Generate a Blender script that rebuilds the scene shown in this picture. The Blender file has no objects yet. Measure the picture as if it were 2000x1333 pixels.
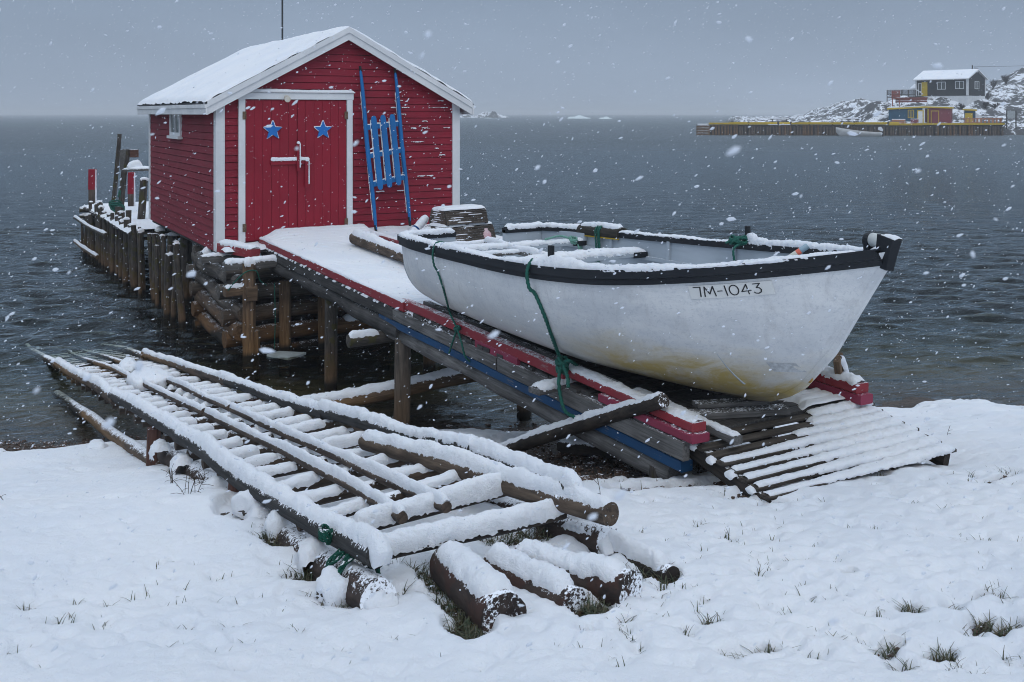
import bpy, math, random
import numpy as np
from mathutils import Matrix, Vector

# ------------------------------------------------------------------ camera, sky, sun
sc = bpy.context.scene
R = math.radians
EYE = 3.45                     # metres above the water
cam = bpy.data.cameras.new('camera')
cam.lens = 35.0; cam.sensor_width = 36.0
cam.shift_y = -0.2222
cam.clip_start = 0.05; cam.clip_end = 12000
cam.dof.use_dof = True; cam.dof.focus_distance = 8.5; cam.dof.aperture_fstop = 11
camo = bpy.data.objects.new('camera', cam); sc.collection.objects.link(camo)
camo.location = (0, 0, EYE); camo.rotation_euler = (R(90), 0, R(-30))
sc.camera = camo

SUN_EL, SUN_AZ = R(48), R(200)      # azimuth measured clockwise from +Y
w = bpy.data.worlds.new('World'); sc.world = w; w.use_nodes = True
nt = w.node_tree; nt.nodes.clear()
out = nt.nodes.new('ShaderNodeOutputWorld'); bg = nt.nodes.new('ShaderNodeBackground')
bg.inputs['Strength'].default_value = 0.10
sky = nt.nodes.new('ShaderNodeTexSky'); sky.sky_type = 'NISHITA'; sky.sun_disc = False
sky.sun_elevation = SUN_EL; sky.sun_rotation = SUN_AZ; sky.air_density = 1.5; sky.dust_density = 6
tc = nt.nodes.new('ShaderNodeTexCoord'); sep = nt.nodes.new('ShaderNodeSeparateXYZ')
nt.links.new(tc.outputs['Generated'], sep.inputs[0])
ramp = nt.nodes.new('ShaderNodeValToRGB')       # overcast sky: bright overhead, dull at the horizon
cr = ramp.color_ramp
cr.elements[0].position = 0.0; cr.elements[0].color = (0.262, 0.325, 0.420, 1)
cr.elements[1].position = 1.0; cr.elements[1].color = (.70, .795, .925, 1)
e = cr.elements.new(0.12); e.color = (0.205, 0.265, 0.358, 1)
e = cr.elements.new(0.32); e.color = (0.385, 0.47, 0.60, 1)
nz = nt.nodes.new('ShaderNodeTexNoise'); nz.inputs['Scale'].default_value = 2.2; nz.inputs['Detail'].default_value = 5
mp = nt.nodes.new('ShaderNodeMapping'); mp.inputs['Scale'].default_value = (1, 1, 3.5)
nt.links.new(tc.outputs['Generated'], mp.inputs[0]); nt.links.new(mp.outputs[0], nz.inputs['Vector'])
mr = nt.nodes.new('ShaderNodeMapRange'); mr.inputs[1].default_value = .3; mr.inputs[2].default_value = .7
mr.inputs[3].default_value = 9.3; mr.inputs[4].default_value = 10.9
nt.links.new(nz.outputs[0], mr.inputs[0])
nt.links.new(sep.outputs[2], ramp.inputs[0])
vm = nt.nodes.new('ShaderNodeVectorMath'); vm.operation = 'SCALE'
nt.links.new(ramp.outputs[0], vm.inputs[0]); nt.links.new(mr.outputs[0], vm.inputs['Scale'])
mx = nt.nodes.new('ShaderNodeMix'); mx.data_type = 'RGBA'; mx.inputs[0].default_value = 0.97
nt.links.new(sky.outputs[0], mx.inputs[6]); nt.links.new(vm.outputs[0], mx.inputs[7])
nt.links.new(mx.outputs[2], bg.inputs[0]); nt.links.new(bg.outputs[0], out.inputs[0])

sun = bpy.data.lights.new('sun', 'SUN'); sun.energy = 0.5; sun.angle = R(40); sun.color = (1.0, .96, .9)
suno = bpy.data.objects.new('sun', sun); sc.collection.objects.link(suno)
suno.rotation_euler = (R(90) - SUN_EL, 0, math.pi - SUN_AZ)
sc.view_settings.view_transform = 'Standard'; sc.view_settings.look = 'None'
sc.view_settings.exposure = 0.32; sc.view_settings.gamma = 1.0
sc.cycles.pixel_filter_type = 'BLACKMAN_HARRIS'; sc.cycles.filter_width = 1.0
sc.cycles.max_bounces = 8; sc.cycles.transparent_max_bounces = 16; sc.cycles.volume_bounces = 1

# ------------------------------------------------------------------ helpers
rnd = random.Random(7)
F = 1944.0
def at(px, py, z=None, u=None, v=None, t=None):
    "where the sight line through a point of the photograph meets a known height, plane or distance"
    a = (px - 1000) / F; b = (222 - py) / F
    d = np.array([.5 + .8660254 * a, .8660254 - .5 * a, b])
    k = (z - EYE) / d[2] if z is not None else u / d[0] if u is not None else v / d[1] if v is not None else t
    return k * d + np.array([0, 0, EYE])
def VW(s, t, z=0.0):            # right / ahead of the camera -> world
    return (.5 * t + .8660254 * s, .8660254 * t - .5 * s, z)

def _h(ix, iy, iz, seed):
    n = (ix * 374761393 + iy * 668265263 + iz * 2147483647 + seed * 1274126177).astype(np.int64)
    n = (n ^ (n >> 13)) * 1274126177 & 0x7fffffff
    n = (n ^ (n >> 16)) & 0xffff
    return n / 32767.5 - 1.0
def vn(p, seed=0):
    p = np.asarray(p, float); i = np.floor(p).astype(np.int64); f = p - i; f = f * f * (3 - 2 * f)
    x, y, z = i[..., 0], i[..., 1], i[..., 2]; fx, fy, fz = f[..., 0], f[..., 1], f[..., 2]
    def L(a, b, t): return a + (b - a) * t
    c = lambda dx, dy, dz: _h(x + dx, y + dy, z + dz, seed)
    return L(L(L(c(0,0,0), c(1,0,0), fx), L(c(0,1,0), c(1,1,0), fx), fy), L(L(c(0,0,1), c(1,0,1), fx), L(c(0,1,1), c(1,1,1), fx), fy), fz)
def fbm(p, seed=0, oct=3):
    p = np.asarray(p, float); r = 0; a = 1.0
    for k in range(oct):
        r = r + a * vn(p * 2 ** k, seed + k * 17); a *= .5
    return r
def sstep(a, b, x):
    t = np.clip((x - a) / (b - a), 0, 1); return t * t * (3 - 2 * t)

class MB:
    def __init__(s): s.v = []; s.f = []
    def n(s): return len(s.v)
    def add(s, V, Fs):
        o = len(s.v); s.v.extend([tuple(map(float, q)) for q in V]); s.f.extend([tuple(i + o for i in f) for f in Fs])
    def box(s, x0, x1, y0, y1, z0, z1, c=0.0):
        if c <= 0:
            V = [(x0,y0,z0),(x1,y0,z0),(x1,y1,z0),(x0,y1,z0),(x0,y0,z1),(x1,y0,z1),(x1,y1,z1),(x0,y1,z1)]
            s.add(V, [(0,3,2,1),(4,5,6,7),(0,1,5,4),(1,2,6,5),(2,3,7,6),(3,0,4,7)])
        else:      # chamfered along its longest axis
            d = [x1-x0, y1-y0, z1-z0]; k = d.index(max(d)); a, b = [i for i in range(3) if i != k]
            lo = [x0,y0,z0]; hi = [x1,y1,z1]; rings = []
            for e in (lo[k], hi[k]):
                pr = [(lo[a]+c,lo[b]),(hi[a]-c,lo[b]),(hi[a],lo[b]+c),(hi[a],hi[b]-c),(hi[a]-c,hi[b]),(lo[a]+c,hi[b]),(lo[a],hi[b]-c),(lo[a],lo[b]+c)]
                rg = []
                for (p, q) in pr:
                    co = [0,0,0]; co[k] = e; co[a] = p; co[b] = q; rg.append(co)
                rings.append(np.array(rg))
            s.loft(rings)
    def loft(s, rings, caps=True, closed=True):
        m = len(rings[0]); o = len(s.v)
        for r in rings: s.v.extend([tuple(map(float, q)) for q in r])
        for i in range(len(rings) - 1):
            for j in range(m if closed else m - 1):
                a = o + i*m + j; b = o + i*m + (j+1) % m
                s.f.append((a, b, b + m, a + m))
        if caps and closed:
            for r, rev in ((rings[0], True), (rings[-1], False)):
                k = len(s.v); s.v.extend([tuple(map(float, q)) for q in r])
                s.f.append(tuple(range(k + m - 1, k - 1, -1)) if rev else tuple(range(k, k + m)))
    def quad(s, a, b, c, d): s.add([a, b, c, d], [(0,1,2,3)])

WM = {}
def link(o, parent=None, M=None):
    M = M or Matrix.Identity(4)
    sc.collection.objects.link(o)
    if parent is not None:
        o.parent = parent; o.matrix_basis = WM[parent.name].inverted() @ M
    else: o.matrix_basis = M
    WM[o.name] = M.copy(); return o
def tag(o, label=None, cat=None, group=None, kind=None):
    if label: o['label'] = label
    if cat: o['category'] = cat
    if group: o['group'] = group
    if kind: o['kind'] = kind
    return o
def thing(name, label, cat, loc=(0,0,0), rotz=0.0, group=None):
    o = bpy.data.objects.new(name, None); o.empty_display_size = .2
    link(o, None, Matrix.Translation(Vector(loc)) @ Matrix.Rotation(rotz, 4, 'Z'))
    return tag(o, label, cat, group)
def obj(name, mb, mat, parent=None, M=None, smooth=False):
    "vertices of mb are given in frame M (default: world for top level, parent frame for a part)"
    if M is None and parent is not None: M = WM[parent.name]
    me = bpy.data.meshes.new(name); me.from_pydata(mb.v, [], mb.f); me.update()
    if smooth: me.polygons.foreach_set('use_smooth', [True] * len(me.polygons))
    me.materials.append(mat)
    return link(bpy.data.objects.new(name, me), parent, M)
def wobj(name, mb, mat, parent=None, smooth=False):
    "vertices of mb are world coordinates; the mesh is moved to the parent's frame"
    if parent is not None:
        Mi = WM[parent.name].inverted(); mb.v = [tuple(Mi @ Vector(q)) for q in mb.v]
        return obj(name, mb, mat, parent, None, smooth)
    return obj(name, mb, mat, None, None, smooth)
def npmesh(name, V, Fq, mat, parent=None, smooth=True, M=None):
    me = bpy.data.meshes.new(name); n = len(V); Fq = np.asarray(Fq, np.int32); m = len(Fq)
    me.vertices.add(n); me.vertices.foreach_set('co', np.asarray(V, np.float32).ravel())
    k = Fq.shape[1]
    me.loops.add(m * k); me.loops.foreach_set('vertex_index', Fq.ravel())
    me.polygons.add(m); me.polygons.foreach_set('loop_start', np.arange(0, m * k, k, dtype=np.int32))
    me.polygons.foreach_set('use_smooth', np.full(m, smooth))
    me.update(calc_edges=True); me.validate()
    me.materials.append(mat)
    if M is None and parent is not None: M = WM[parent.name]
    return link(bpy.data.objects.new(name, me), parent, M)
def gridfaces(nr, nc, off=0, flip=False):
    i, j = np.meshgrid(np.arange(nr - 1), np.arange(nc - 1), indexing='ij')
    a = (i * nc + j).ravel() + off
    f = np.stack([a, a + 1, a + nc + 1, a + nc], 1)
    return f[:, ::-1] if flip else f

def frame(p0, p1):
    "local X runs from p0 to p1, local Z is as upright as it can be"
    p0 = Vector(p0); x = Vector(p1) - p0; L = x.length; x.normalize()
    up = Vector((0,0,1)) if abs(x.z) < .95 else Vector((.5,.866,0))
    y = up.cross(x).normalized(); z = x.cross(y)
    M = Matrix((x, y, z)).transposed().to_4x4(); M.translation = p0
    return M, L

def snowcap(path, hw, h, parent, seed=0, ds=.022, na=15, M=None, skirt=.35, lump=1.0, up=(0,0,1), name='snow_cover', rag=.17):
    "a soft ridge of snow lying along a path"
    path = np.asarray(path, float); seg = np.linalg.norm(np.diff(path, axis=0), axis=1)
    cum = np.concatenate([[0], np.cumsum(seg)]); L = cum[-1]
    n = max(4, int(L / ds) + 1); q = np.linspace(0, L, n)
    P = np.stack([np.interp(q, cum, path[:, k]) for k in range(3)], 1)
    T = np.gradient(P, axis=0); T /= np.linalg.norm(T, axis=1)[:, None] + 1e-9
    up = np.asarray(up, float); S = np.cross(up, T); S /= np.linalg.norm(S, axis=1)[:, None] + 1e-9
    U = np.cross(T, S)
    hw = np.interp(q, cum, hw) if np.ndim(hw) else np.full(n, hw)
    h = np.interp(q, cum, h) if np.ndim(h) else np.full(n, h)
    end = np.minimum(np.minimum(q, L - q) / (hw + 1e-6) * .8 + .08, 1.0); end = np.sqrt(1 - (1 - end) ** 2)
    th = np.linspace(-.35, math.pi + .35, na)
    c, s = np.cos(th), np.sin(th)
    s2 = np.where(s > 0, np.abs(s) ** .8, s * skirt / .34)
    wob = 1 + .20 * vn(np.stack([q * 3.1, q * 0, q * 0], 1), seed + 5) + .18 * vn(np.stack([q * 1.1, q * 0, q * 0], 1), seed + 8) + .14 * vn(np.stack([q * 9, q * 0, q * 0], 1), seed + 6)
    V = P[:, None, :] + S[:, None, :] * (hw * (.75 + .25 * end))[:, None, None] * c[None, :, None] + U[:, None, :] * (h * end * wob)[:, None, None] * s2[None, :, None]
    N = S[:, None, :] * c[None, :, None] + U[:, None, :] * np.maximum(s, -.2)[None, :, None]
    sc_ = np.minimum(hw, .07)
    low = (1 - np.clip(s, 0, 1))[None, :, None] ** 1.5
    d1 = vn(V * 22, seed)[..., None] * .11 + vn(V * 55, seed + 1)[..., None] * .11 + vn(V * 110, seed + 3)[..., None] * .09
    d2 = (.35 * vn(V * 30, seed + 2) + .55 * vn(V * 75, seed + 4) + .4 * vn(V * 130, seed + 9))[..., None] * rag
    V = V + N * sc_[:, None, None] * lump * d1 - U[:, None, :] * (h * 1.0)[:, None, None] * low * d2 * 1.6
    V = V.reshape(-1, 3); Fc = gridfaces(n, na)
    return npmesh(name, V, Fc, SNOW, parent, True, M)

def log(name, p0, p1, r0, r1, mat, parent=None, snow=0.0, seed=0, bend=0.0, seg=14, ds=.07, sds=.022, rough=.06, sname='snow_cover', sspan=(0,1), shw=.80, nose=False):
    M, L = frame(p0, p1); n = max(3, int(L / ds) + 1); rings = []
    th = np.linspace(0, 2 * math.pi, seg, endpoint=False)
    xs = np.linspace(0, L, n)
    by = bend * np.sin(xs / L * math.pi) + .25 * (r0 + r1) / 2 * vn(np.stack([xs * 1.3, xs * 0 + seed, xs * 0], 1), seed)
    bz = .25 * (r0 + r1) / 2 * vn(np.stack([xs * 1.1, xs * 0 + seed, xs * 0 + 4], 1), seed + 3)
    for i, x in enumerate(xs):
        r = r0 + (r1 - r0) * x / L
        p = np.stack([np.full(seg, x * 4 / .4 * .1), np.cos(th) * 1.6, np.sin(th) * 1.6], 1)
        rr = r * (1 + rough * vn(p + seed * 3.7, seed) + rough * .6 * vn(p * 2.7 + seed, seed + 1))
        rings.append(np.stack([np.full(seg, x), by[i] + rr * np.cos(th), bz[i] + rr * np.sin(th)], 1))
    mb = MB(); mb.loft(rings, caps=True)
    o = obj(name, mb, mat, parent, M, True)
    for pl in list(o.data.polygons)[-2:]: pl.use_smooth = False
    if snow > 0:
        k = [i for i in range(n) if sspan[0] * L - 1e-6 <= xs[i] <= sspan[1] * L + 1e-6]
        rr = np.array([r0 + (r1 - r0) * x / L for x in xs])[k]
        path = np.stack([xs[k], by[k], bz[k] + rr * .45], 1)
        if nose: path = np.vstack([[-.035, by[0], bz[0] - r0 * .75], [-.012, by[0], bz[0] - r0 * .1], path]); rr = np.concatenate([[r0 * .8, r0], rr])
        snowcap(path, rr * shw, rr * .5 + snow, o, seed, sds, M=M, name=sname)
    return o

def plank(name, p0, p1, wid, hei, mat, parent=None, snow=0.0, seed=0, c=.006, sds=.022, n=None, jit=.004, snow_hw=.5, sname='snow_cover'):
    M, L = frame(p0, p1); n = n or max(2, int(L / .25) + 1); rings = []
    for i in range(n):
        x = L * i / (n - 1)
        dy = jit * vn(np.array([x * 1.5, seed, 0.]), seed); dz = jit * vn(np.array([x * 1.5, seed, 5.]), seed)
        a, b = wid / 2, hei / 2
        pr = [(-a+c,-b),(a-c,-b),(a,-b+c),(a,b-c),(a-c,b),(-a+c,b),(-a,b-c),(-a,-b+c)]
        rings.append(np.array([(x, y + dy, z + dz) for y, z in pr]))
    mb = MB(); mb.loft(rings)
    o = obj(name, mb, mat, parent, M)
    if snow > 0:
        path = [(x, 0, hei / 2 - .004) for x in np.linspace(.01, L - .01, n)]
        snowcap(path, wid * snow_hw, snow, o, seed, sds, M=M, name=sname)
    return o

def tube(path, r, twist=0.0, seg=8, ds=.01, strands=3):
    path = np.asarray(path, float)
    # smooth the path (Catmull-Rom)
    if len(path) > 2:
        P = np.vstack([2 * path[0] - path[1], path, 2 * path[-1] - path[-2]]); outp = []
        for i in range(1, len(P) - 2):
            for t in np.linspace(0, 1, 8, endpoint=False):
                outp.append(.5 * ((2 * P[i]) + (-P[i-1] + P[i+1]) * t + (2*P[i-1] - 5*P[i] + 4*P[i+1] - P[i+2]) * t*t + (-P[i-1] + 3*P[i] - 3*P[i+1] + P[i+2]) * t**3))
        outp.append(path[-1]); path = np.array(outp)
    cum = np.concatenate([[0], np.cumsum(np.linalg.norm(np.diff(path, axis=0), axis=1))]); L = cum[-1]
    n = max(3, int(L / ds) + 1); q = np.linspace(0, L, n)
    P = np.stack([np.interp(q, cum, path[:, k]) for k in range(3)], 1)
    T = np.gradient(P, axis=0); T /= np.linalg.norm(T, axis=1)[:, None] + 1e-9
    ref = np.array([.31, .22, .92]); A = np.cross(T, ref); A /= np.linalg.norm(A, axis=1)[:, None] + 1e-9; B = np.cross(T, A)
    th = np.linspace(0, 2 * math.pi, seg, endpoint=False); rings = []
    for i in range(n):
        rr = r * (1 + (.22 * np.cos(strands * th - q[i] * twist) if twist else 0))
        rings.append(P[i] + A[i] * (rr * np.cos(th))[:, None] + B[i] * (rr * np.sin(th))[:, None])
    mb = MB(); mb.loft(rings); return mb

# ------------------------------------------------------------------ materials
def new_mat(name):
    m = bpy.data.materials.new(name); m.use_nodes = True; n = m.node_tree; n.nodes.clear()
    o = n.nodes.new('ShaderNodeOutputMaterial'); p = n.nodes.new('ShaderNodeBsdfPrincipled'); n.links.new(p.outputs[0], o.inputs[0])
    return m, n, p
def N(n, t, **kw):
    x = n.nodes.new(t)
    for k, v in kw.items():
        if k in ('operation', 'data_type', 'blend_type', 'feature', 'noise_dimensions', 'interpolation_type'): setattr(x, k, v)
        else: x.inputs[int(k[1:]) if k[0] == 'i' and k[1:].isdigit() else k.replace('_', ' ')].default_value = v
    return x
def coord(n, kind='Object', scale=(1,1,1)):
    t = n.nodes.new('ShaderNodeTexCoord'); mp = n.nodes.new('ShaderNodeMapping'); mp.inputs['Scale'].default_value = scale
    n.links.new(t.outputs[kind], mp.inputs[0]); return mp.outputs[0]
def noise(n, vec, scale, detail=4, rough=.55, dist=0.0):
    x = N(n, 'ShaderNodeTexNoise', Scale=scale, Detail=detail, Roughness=rough, Distortion=dist)
    if vec is not None: n.links.new(vec, x.inputs['Vector'])
    return x.outputs[0]
def rng(n, val, a, b, c=0.0, d=1.0, smooth=True):
    x = n.nodes.new('ShaderNodeMapRange'); x.interpolation_type = 'SMOOTHSTEP' if smooth else 'LINEAR'
    for i, q in enumerate((a, b, c, d)): x.inputs[i + 1].default_value = q
    n.links.new(val, x.inputs[0]); return x.outputs[0]
def mix(n, fac, a, b, blend='MIX'):
    x = n.nodes.new('ShaderNodeMix'); x.data_type = 'RGBA'; x.blend_type = blend
    for s, q in ((0, fac), (6, a), (7, b)):
        if isinstance(q, (int, float)): x.inputs[s].default_value = q
        elif isinstance(q, tuple): x.inputs[s].default_value = q if len(q) == 4 else q + (1,)
        else: n.links.new(q, x.inputs[s])
    return x.outputs[2]
def math_(n, op, a, b=0.0):
    x = n.nodes.new('ShaderNodeMath'); x.operation = op
    for i, q in enumerate((a, b)):
        if isinstance(q, (int, float)): x.inputs[i].default_value = q
        else: n.links.new(q, x.inputs[i])
    return x.outputs[0]
def bump(n, p, h, strength, dist):
    b = n.nodes.new('ShaderNodeBump'); b.inputs['Strength'].default_value = strength; b.inputs['Distance'].default_value = dist
    n.links.new(h, b.inputs['Height']); n.links.new(b.outputs[0], p.inputs['Normal']); return b
SNOWC = (.83, .865, .92)
def dusting(n, base, amount, scale=62, wind=0.0):
    "snow caught on the upward faces"
    g = n.nodes.new('ShaderNodeNewGeometry'); s = n.nodes.new('ShaderNodeSeparateXYZ'); n.links.new(g.outputs['Normal'], s.inputs[0])
    nz = noise(n, g.outputs['Position'], scale, 5, .7); n2 = noise(n, g.outputs['Position'], scale * .12, 2)
    f = math_(n, 'ADD', s.outputs[2], math_(n, 'MULTIPLY', math_(n, 'SUBTRACT', nz, .5), 2.0))
    f = math_(n, 'ADD', f, math_(n, 'MULTIPLY', math_(n, 'SUBTRACT', n2, .5), .8))
    if wind > 0:          # driven snow plastered on the windward faces
        d = n.nodes.new('ShaderNodeVectorMath'); d.operation = 'DOT_PRODUCT'; d.inputs[1].default_value = (.45, -.89, 0); n.links.new(g.outputs['Normal'], d.inputs[0])
        f = math_(n, 'ADD', f, math_(n, 'MULTIPLY', math_(n, 'MAXIMUM', d.outputs['Value'], 0.0), wind))
    th = 1.25 - amount
    f = rng(n, f, th, th + .16)
    return mix(n, f, base, SNOWC)

def snow_mat():
    m, n, p = new_mat('snow')
    v = coord(n, 'Object'); a = noise(n, v, 38, 5, .65); b = noise(n, v, 170, 3, .7)
    c = noise(n, v, 1.3, 3)
    col = mix(n, rng(n, c, .3, .7), (.80, .84, .90), (.86, .885, .925)); n.links.new(col, p.inputs['Base Color'])
    p.inputs['Roughness'].default_value = .7
    p.inputs['Specular IOR Level'].default_value = .25
    p.inputs['Subsurface Weight'].default_value = .25; p.inputs['Subsurface Radius'].default_value = (.02, .025, .03); p.inputs['Subsurface Scale'].default_value = .6
    h = math_(n, 'ADD', math_(n, 'MULTIPLY', a, .65), math_(n, 'MULTIPLY', b, .35))
    bump(n, p, h, .95, .022); return m
SNOW = snow_mat()

def wood(name, dark, light, dust=.0, stain=None, grain=(1.2, 22, 22), rough=.8, zrange=(.9, .1), blotch=None, bs=.5, wind=0.0):
    m, n, p = new_mat(name); p.inputs['Specular IOR Level'].default_value = .25
    v = coord(n, 'Object', grain); a = noise(n, v, 2.2, 6, .65, .4); v2 = coord(n, 'Object'); b = noise(n, v2, 2.5, 3)
    col = mix(n, rng(n, a, .28, .72), dark, light)
    col = mix(n, rng(n, b, .35, .75, 0, .6), col, tuple(q * .55 for q in dark))
    if blotch: col = mix(n, rng(n, noise(n, v2, 5.5, 4), .56, .66), col, blotch)
    if stain:
        g = n.nodes.new('ShaderNodeNewGeometry'); s = n.nodes.new('ShaderNodeSeparateXYZ'); n.links.new(g.outputs['Position'], s.inputs[0])
        z = math_(n, 'ADD', s.outputs[2], math_(n, 'MULTIPLY', math_(n, 'SUBTRACT', noise(n, v2, 1.7, 3), .5), .5))
        f = rng(n, z, zrange[0], zrange[1]); sv = mix(n, rng(n, a, .3, .7), tuple(q * .5 for q in stain), stain)
        col = mix(n, f, col, sv)
        wet = rng(n, z, .16, .02); col = mix(n, wet, col, (.018, .014, .010))
    if dust > 0: col = dusting(n, col, dust, 62, wind)
    n.links.new(col, p.inputs['Base Color']); p.inputs['Roughness'].default_value = rough
    bump(n, p, a, bs, .01); return m
def paint(name, col, col2=None, wear=0.0, under=(.16, .15, .14), dust=0.0, grain=(2, 18, 18), rough=.5, bs=.2):
    m, n, p = new_mat(name); p.inputs['Specular IOR Level'].default_value = .3
    v = coord(n, 'Object', grain); a = noise(n, v, 2.0, 6, .65, .3); b = noise(n, coord(n, 'Object'), 1.8, 4)
    c = mix(n, rng(n, b, .3, .7), col, col2 or tuple(q * .82 for q in col))
    c = mix(n, rng(n, a, .45, .8, 0, .35), c, tuple(q * .7 for q in col))
    if wear > 0: c = mix(n, rng(n, math_(n, 'ADD', math_(n, 'MULTIPLY', a, .6), math_(n, 'MULTIPLY', noise(n, coord(n, 'Object'), 7, 4), .4)), .70 - wear * .3, .76 - wear * .3), c, under)
    if dust > 0: c = dusting(n, c, dust)
    n.links.new(c, p.inputs['Base Color']); p.inputs['Roughness'].default_value = rough
    bump(n, p, a, bs, .006); return m
def plain(name, col, rough=.6, metal=0.0, var=.25, scale=8):
    m, n, p = new_mat(name); b = noise(n, coord(n, 'Object'), scale, 4)
    n.links.new(mix(n, rng(n, b, .3, .7), tuple(q * (1 - var) for q in col), col), p.inputs['Base Color'])
    p.inputs['Roughness'].default_value = rough; p.inputs['Metallic'].default_value = metal; return m

RED = (.262, .0105, .029)
M_siding = paint('red_clapboard_paint', RED, (.200, .0085, .024), .22, (.30, .045, .065), 0, (1.5, 1.5, 9), .55)
M_reddoor = paint('red_door_paint', (.265, .0075, .024), (.225, .0065, .021), .04, (.10, .02, .02), 0, (14, 14, 1.5), .5)
M_white = paint('white_trim_paint', (.72, .73, .74), (.62, .64, .66), .16, (.36, .33, .30), 0, (4, 4, 4), .5)
M_shingle = plain('dark_roof_edge', (.035, .04, .05), .9)
M_blue = paint('blue_paint', (.010, .155, .42), (.010, .12, .33), .10, (.16, .15, .13), .22, (1.5, 20, 20), .45)
M_star = paint('blue_star_paint', (.015, .16, .50), None, 0, rough=.4)
M_black = paint('black_rail_paint', (.009, .012, .017), (.014, .017, .022), .07, (.08, .055, .04), 0, (1, 12, 12), .6)
M_redrail = paint('weathered_red_paint', (.27, .022, .034), (.22, .030, .040), .42, (.26, .16, .16), .32, (1.2, 16, 16), .6)
M_pink = paint('faded_red_paint', (.26, .035, .075), (.22, .03, .06), .15, (.2, .12, .12), .2, (1.2, 16, 16), .6)
M_bluebeam = paint('blue_beam_paint', (.005, .060, .16), (.007, .045, .115), .42, (.13, .13, .13), .15, (1.2, 18, 18), .6)
M_grey = wood('grey_weathered_wood', (.075, .072, .070), (.20, .195, .19), .25)
M_greydark = wood('dark_weathered_wood', (.028, .027, .027), (.085, .082, .080), .22)
M_plank = wood('wet_deck_planks', (.030, .029, .029), (.105, .10, .097), 0, None, (22, 1.4, 22), .55)
M_pallet = wood('pallet_boards', (.030, .026, .023), (.11, .095, .080), .0, None, (1.2, 20, 20))
M_palletrun = wood('pallet_runner_wood', (.018, .016, .015), (.06, .048, .04), .30, None, (1.2, 20, 20))
M_pile = wood('pile_bark', (.030, .027, .024), (.115, .10, .088), .18, (.145, .085, .044), (2.0, 12, 12), .75, (.60, .05), (.055, .05, .018))
M_cribl = wood('crib_log_wood', (.030, .027, .025), (.17, .15, .13), .22, (.17, .085, .032), (1.4, 14, 14), .7, (.85, .1))
M_squared = wood('squared_post_wood', (.08, .052, .034), (.22, .145, .09), .12, (.26, .14, .055), (1.3, 18, 18), .7, (.8, .0))
M_rail = wood('slipway_pole_wood', (.034, .026, .022), (.125, .09, .068), .56, (.22, .13, .06), (1.2, 14, 14), .7, (.62, .15))
M_rung = wood('slipway_rung_wood', (.028, .022, .018), (.10, .07, .05), .64, (.22, .135, .06), (1.2, 14, 14), .7, (.4, .1))
M_blackpole = wood('tarred_pole', (.016, .017, .018), (.055, .053, .052), .62)
M_spruce = wood('spruce_log_bark', (.040, .030, .024), (.17, .125, .09), .58, None, (1.4, 12, 12), .8, wind=.35)
M_beamend = wood('beam_bark', (.020, .015, .013), (.07, .048, .04), .52, None, (3, 10, 10), .75, wind=.95)
M_biglog = wood('rotting_log_bark', (.022, .017, .016), (.085, .062, .052), .52, None, (3, 9, 9), .85, blotch=(.055, .03, .024), wind=.82)
M_darkbark = wood('dark_wet_bark', (.014, .012, .011), (.06, .045, .036), .50, None, (3, 10, 10), .75, wind=.3)
M_rope = plain('green_rope', (.006, .115, .085), .75, 0, .4, 60)
M_netrope = wood('frozen_green_rope', (.004, .05, .036), (.008, .10, .07), .42, None, (60, 60, 60), .85)
M_ropep = plain('pale_green_rope', (.16, .36, .29), .8, 0, .3, 60)
M_rock = wood('shore_stone', (.03, .028, .026), (.10, .09, .085), .45, None, (6, 6, 6), .85)
M_glass = None
def glass_mat():
    m, n, p = new_mat('window_glass'); p.inputs['Base Color'].default_value = (.05, .06, .055, 1); p.inputs['Roughness'].default_value = .05
    p.inputs['Specular IOR Level'].default_value = .8; return m
M_glass = glass_mat()

# ------------------------------------------------------------------ ground, beach, snow, water
DK = [-60, -14, -5, -1.2, 0, 2.5, 4.9, 7.3, 11, 30, 80]
ZK = [-3.2, -1.7, -.52, -.11, 0, .5, 1.1, 1.35, 1.72, 2.2, 2.6]
def st(u, v): return .8660254 * u - .5 * v, .5 * u + .8660254 * v
def shored(s, t):
    sh = 11 + .17 * np.clip(s, 0, 9) + .09 * np.clip(s, -14, 0) + .18 * vn(np.stack([s * .8, s * 0, s * 0], -1), 3) + .10 * vn(np.stack([s * 2.3, s * 0, s * 0], -1), 4)
    return sh - t
def ground(u, v):
    u = np.asarray(u, float); v = np.asarray(v, float); s, t = st(u, v); d = shored(s, t)
    z = np.interp(d, DK, ZK)
    return z + .03 * vn(np.stack([u * .7, v * .7, u * 0], -1), 8)
_gu = np.arange(-9, 16, .06); _gv = np.arange(-6, 18, .06); _G = ground(*np.meshgrid(_gu, _gv, indexing='ij')).tolist()
def gz(u, v):
    a = min(max((u + 9) / .06, 0), len(_gu) - 1.001); c = min(max((v + 6) / .06, 0), len(_gv) - 1.001); i, j = int(a), int(c); a -= i; c -= j
    return (_G[i][j] * (1 - c) + _G[i][j+1] * c) * (1 - a) + (_G[i+1][j] * (1 - c) + _G[i+1][j+1] * c) * a
def on_ground(px, py, dz=0.0):
    lo, hi = 2.0, 30.0
    a = (px - 1000) / F; d0, d1, d2 = .5 + .8660254 * a, .8660254 - .5 * a, (222 - py) / F
    for _ in range(26):
        t = (lo + hi) / 2
        if d2 * t + EYE - dz > gz(d0 * t, d1 * t): lo = t
        else: hi = t
    return at(px, py, t=lo)

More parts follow.
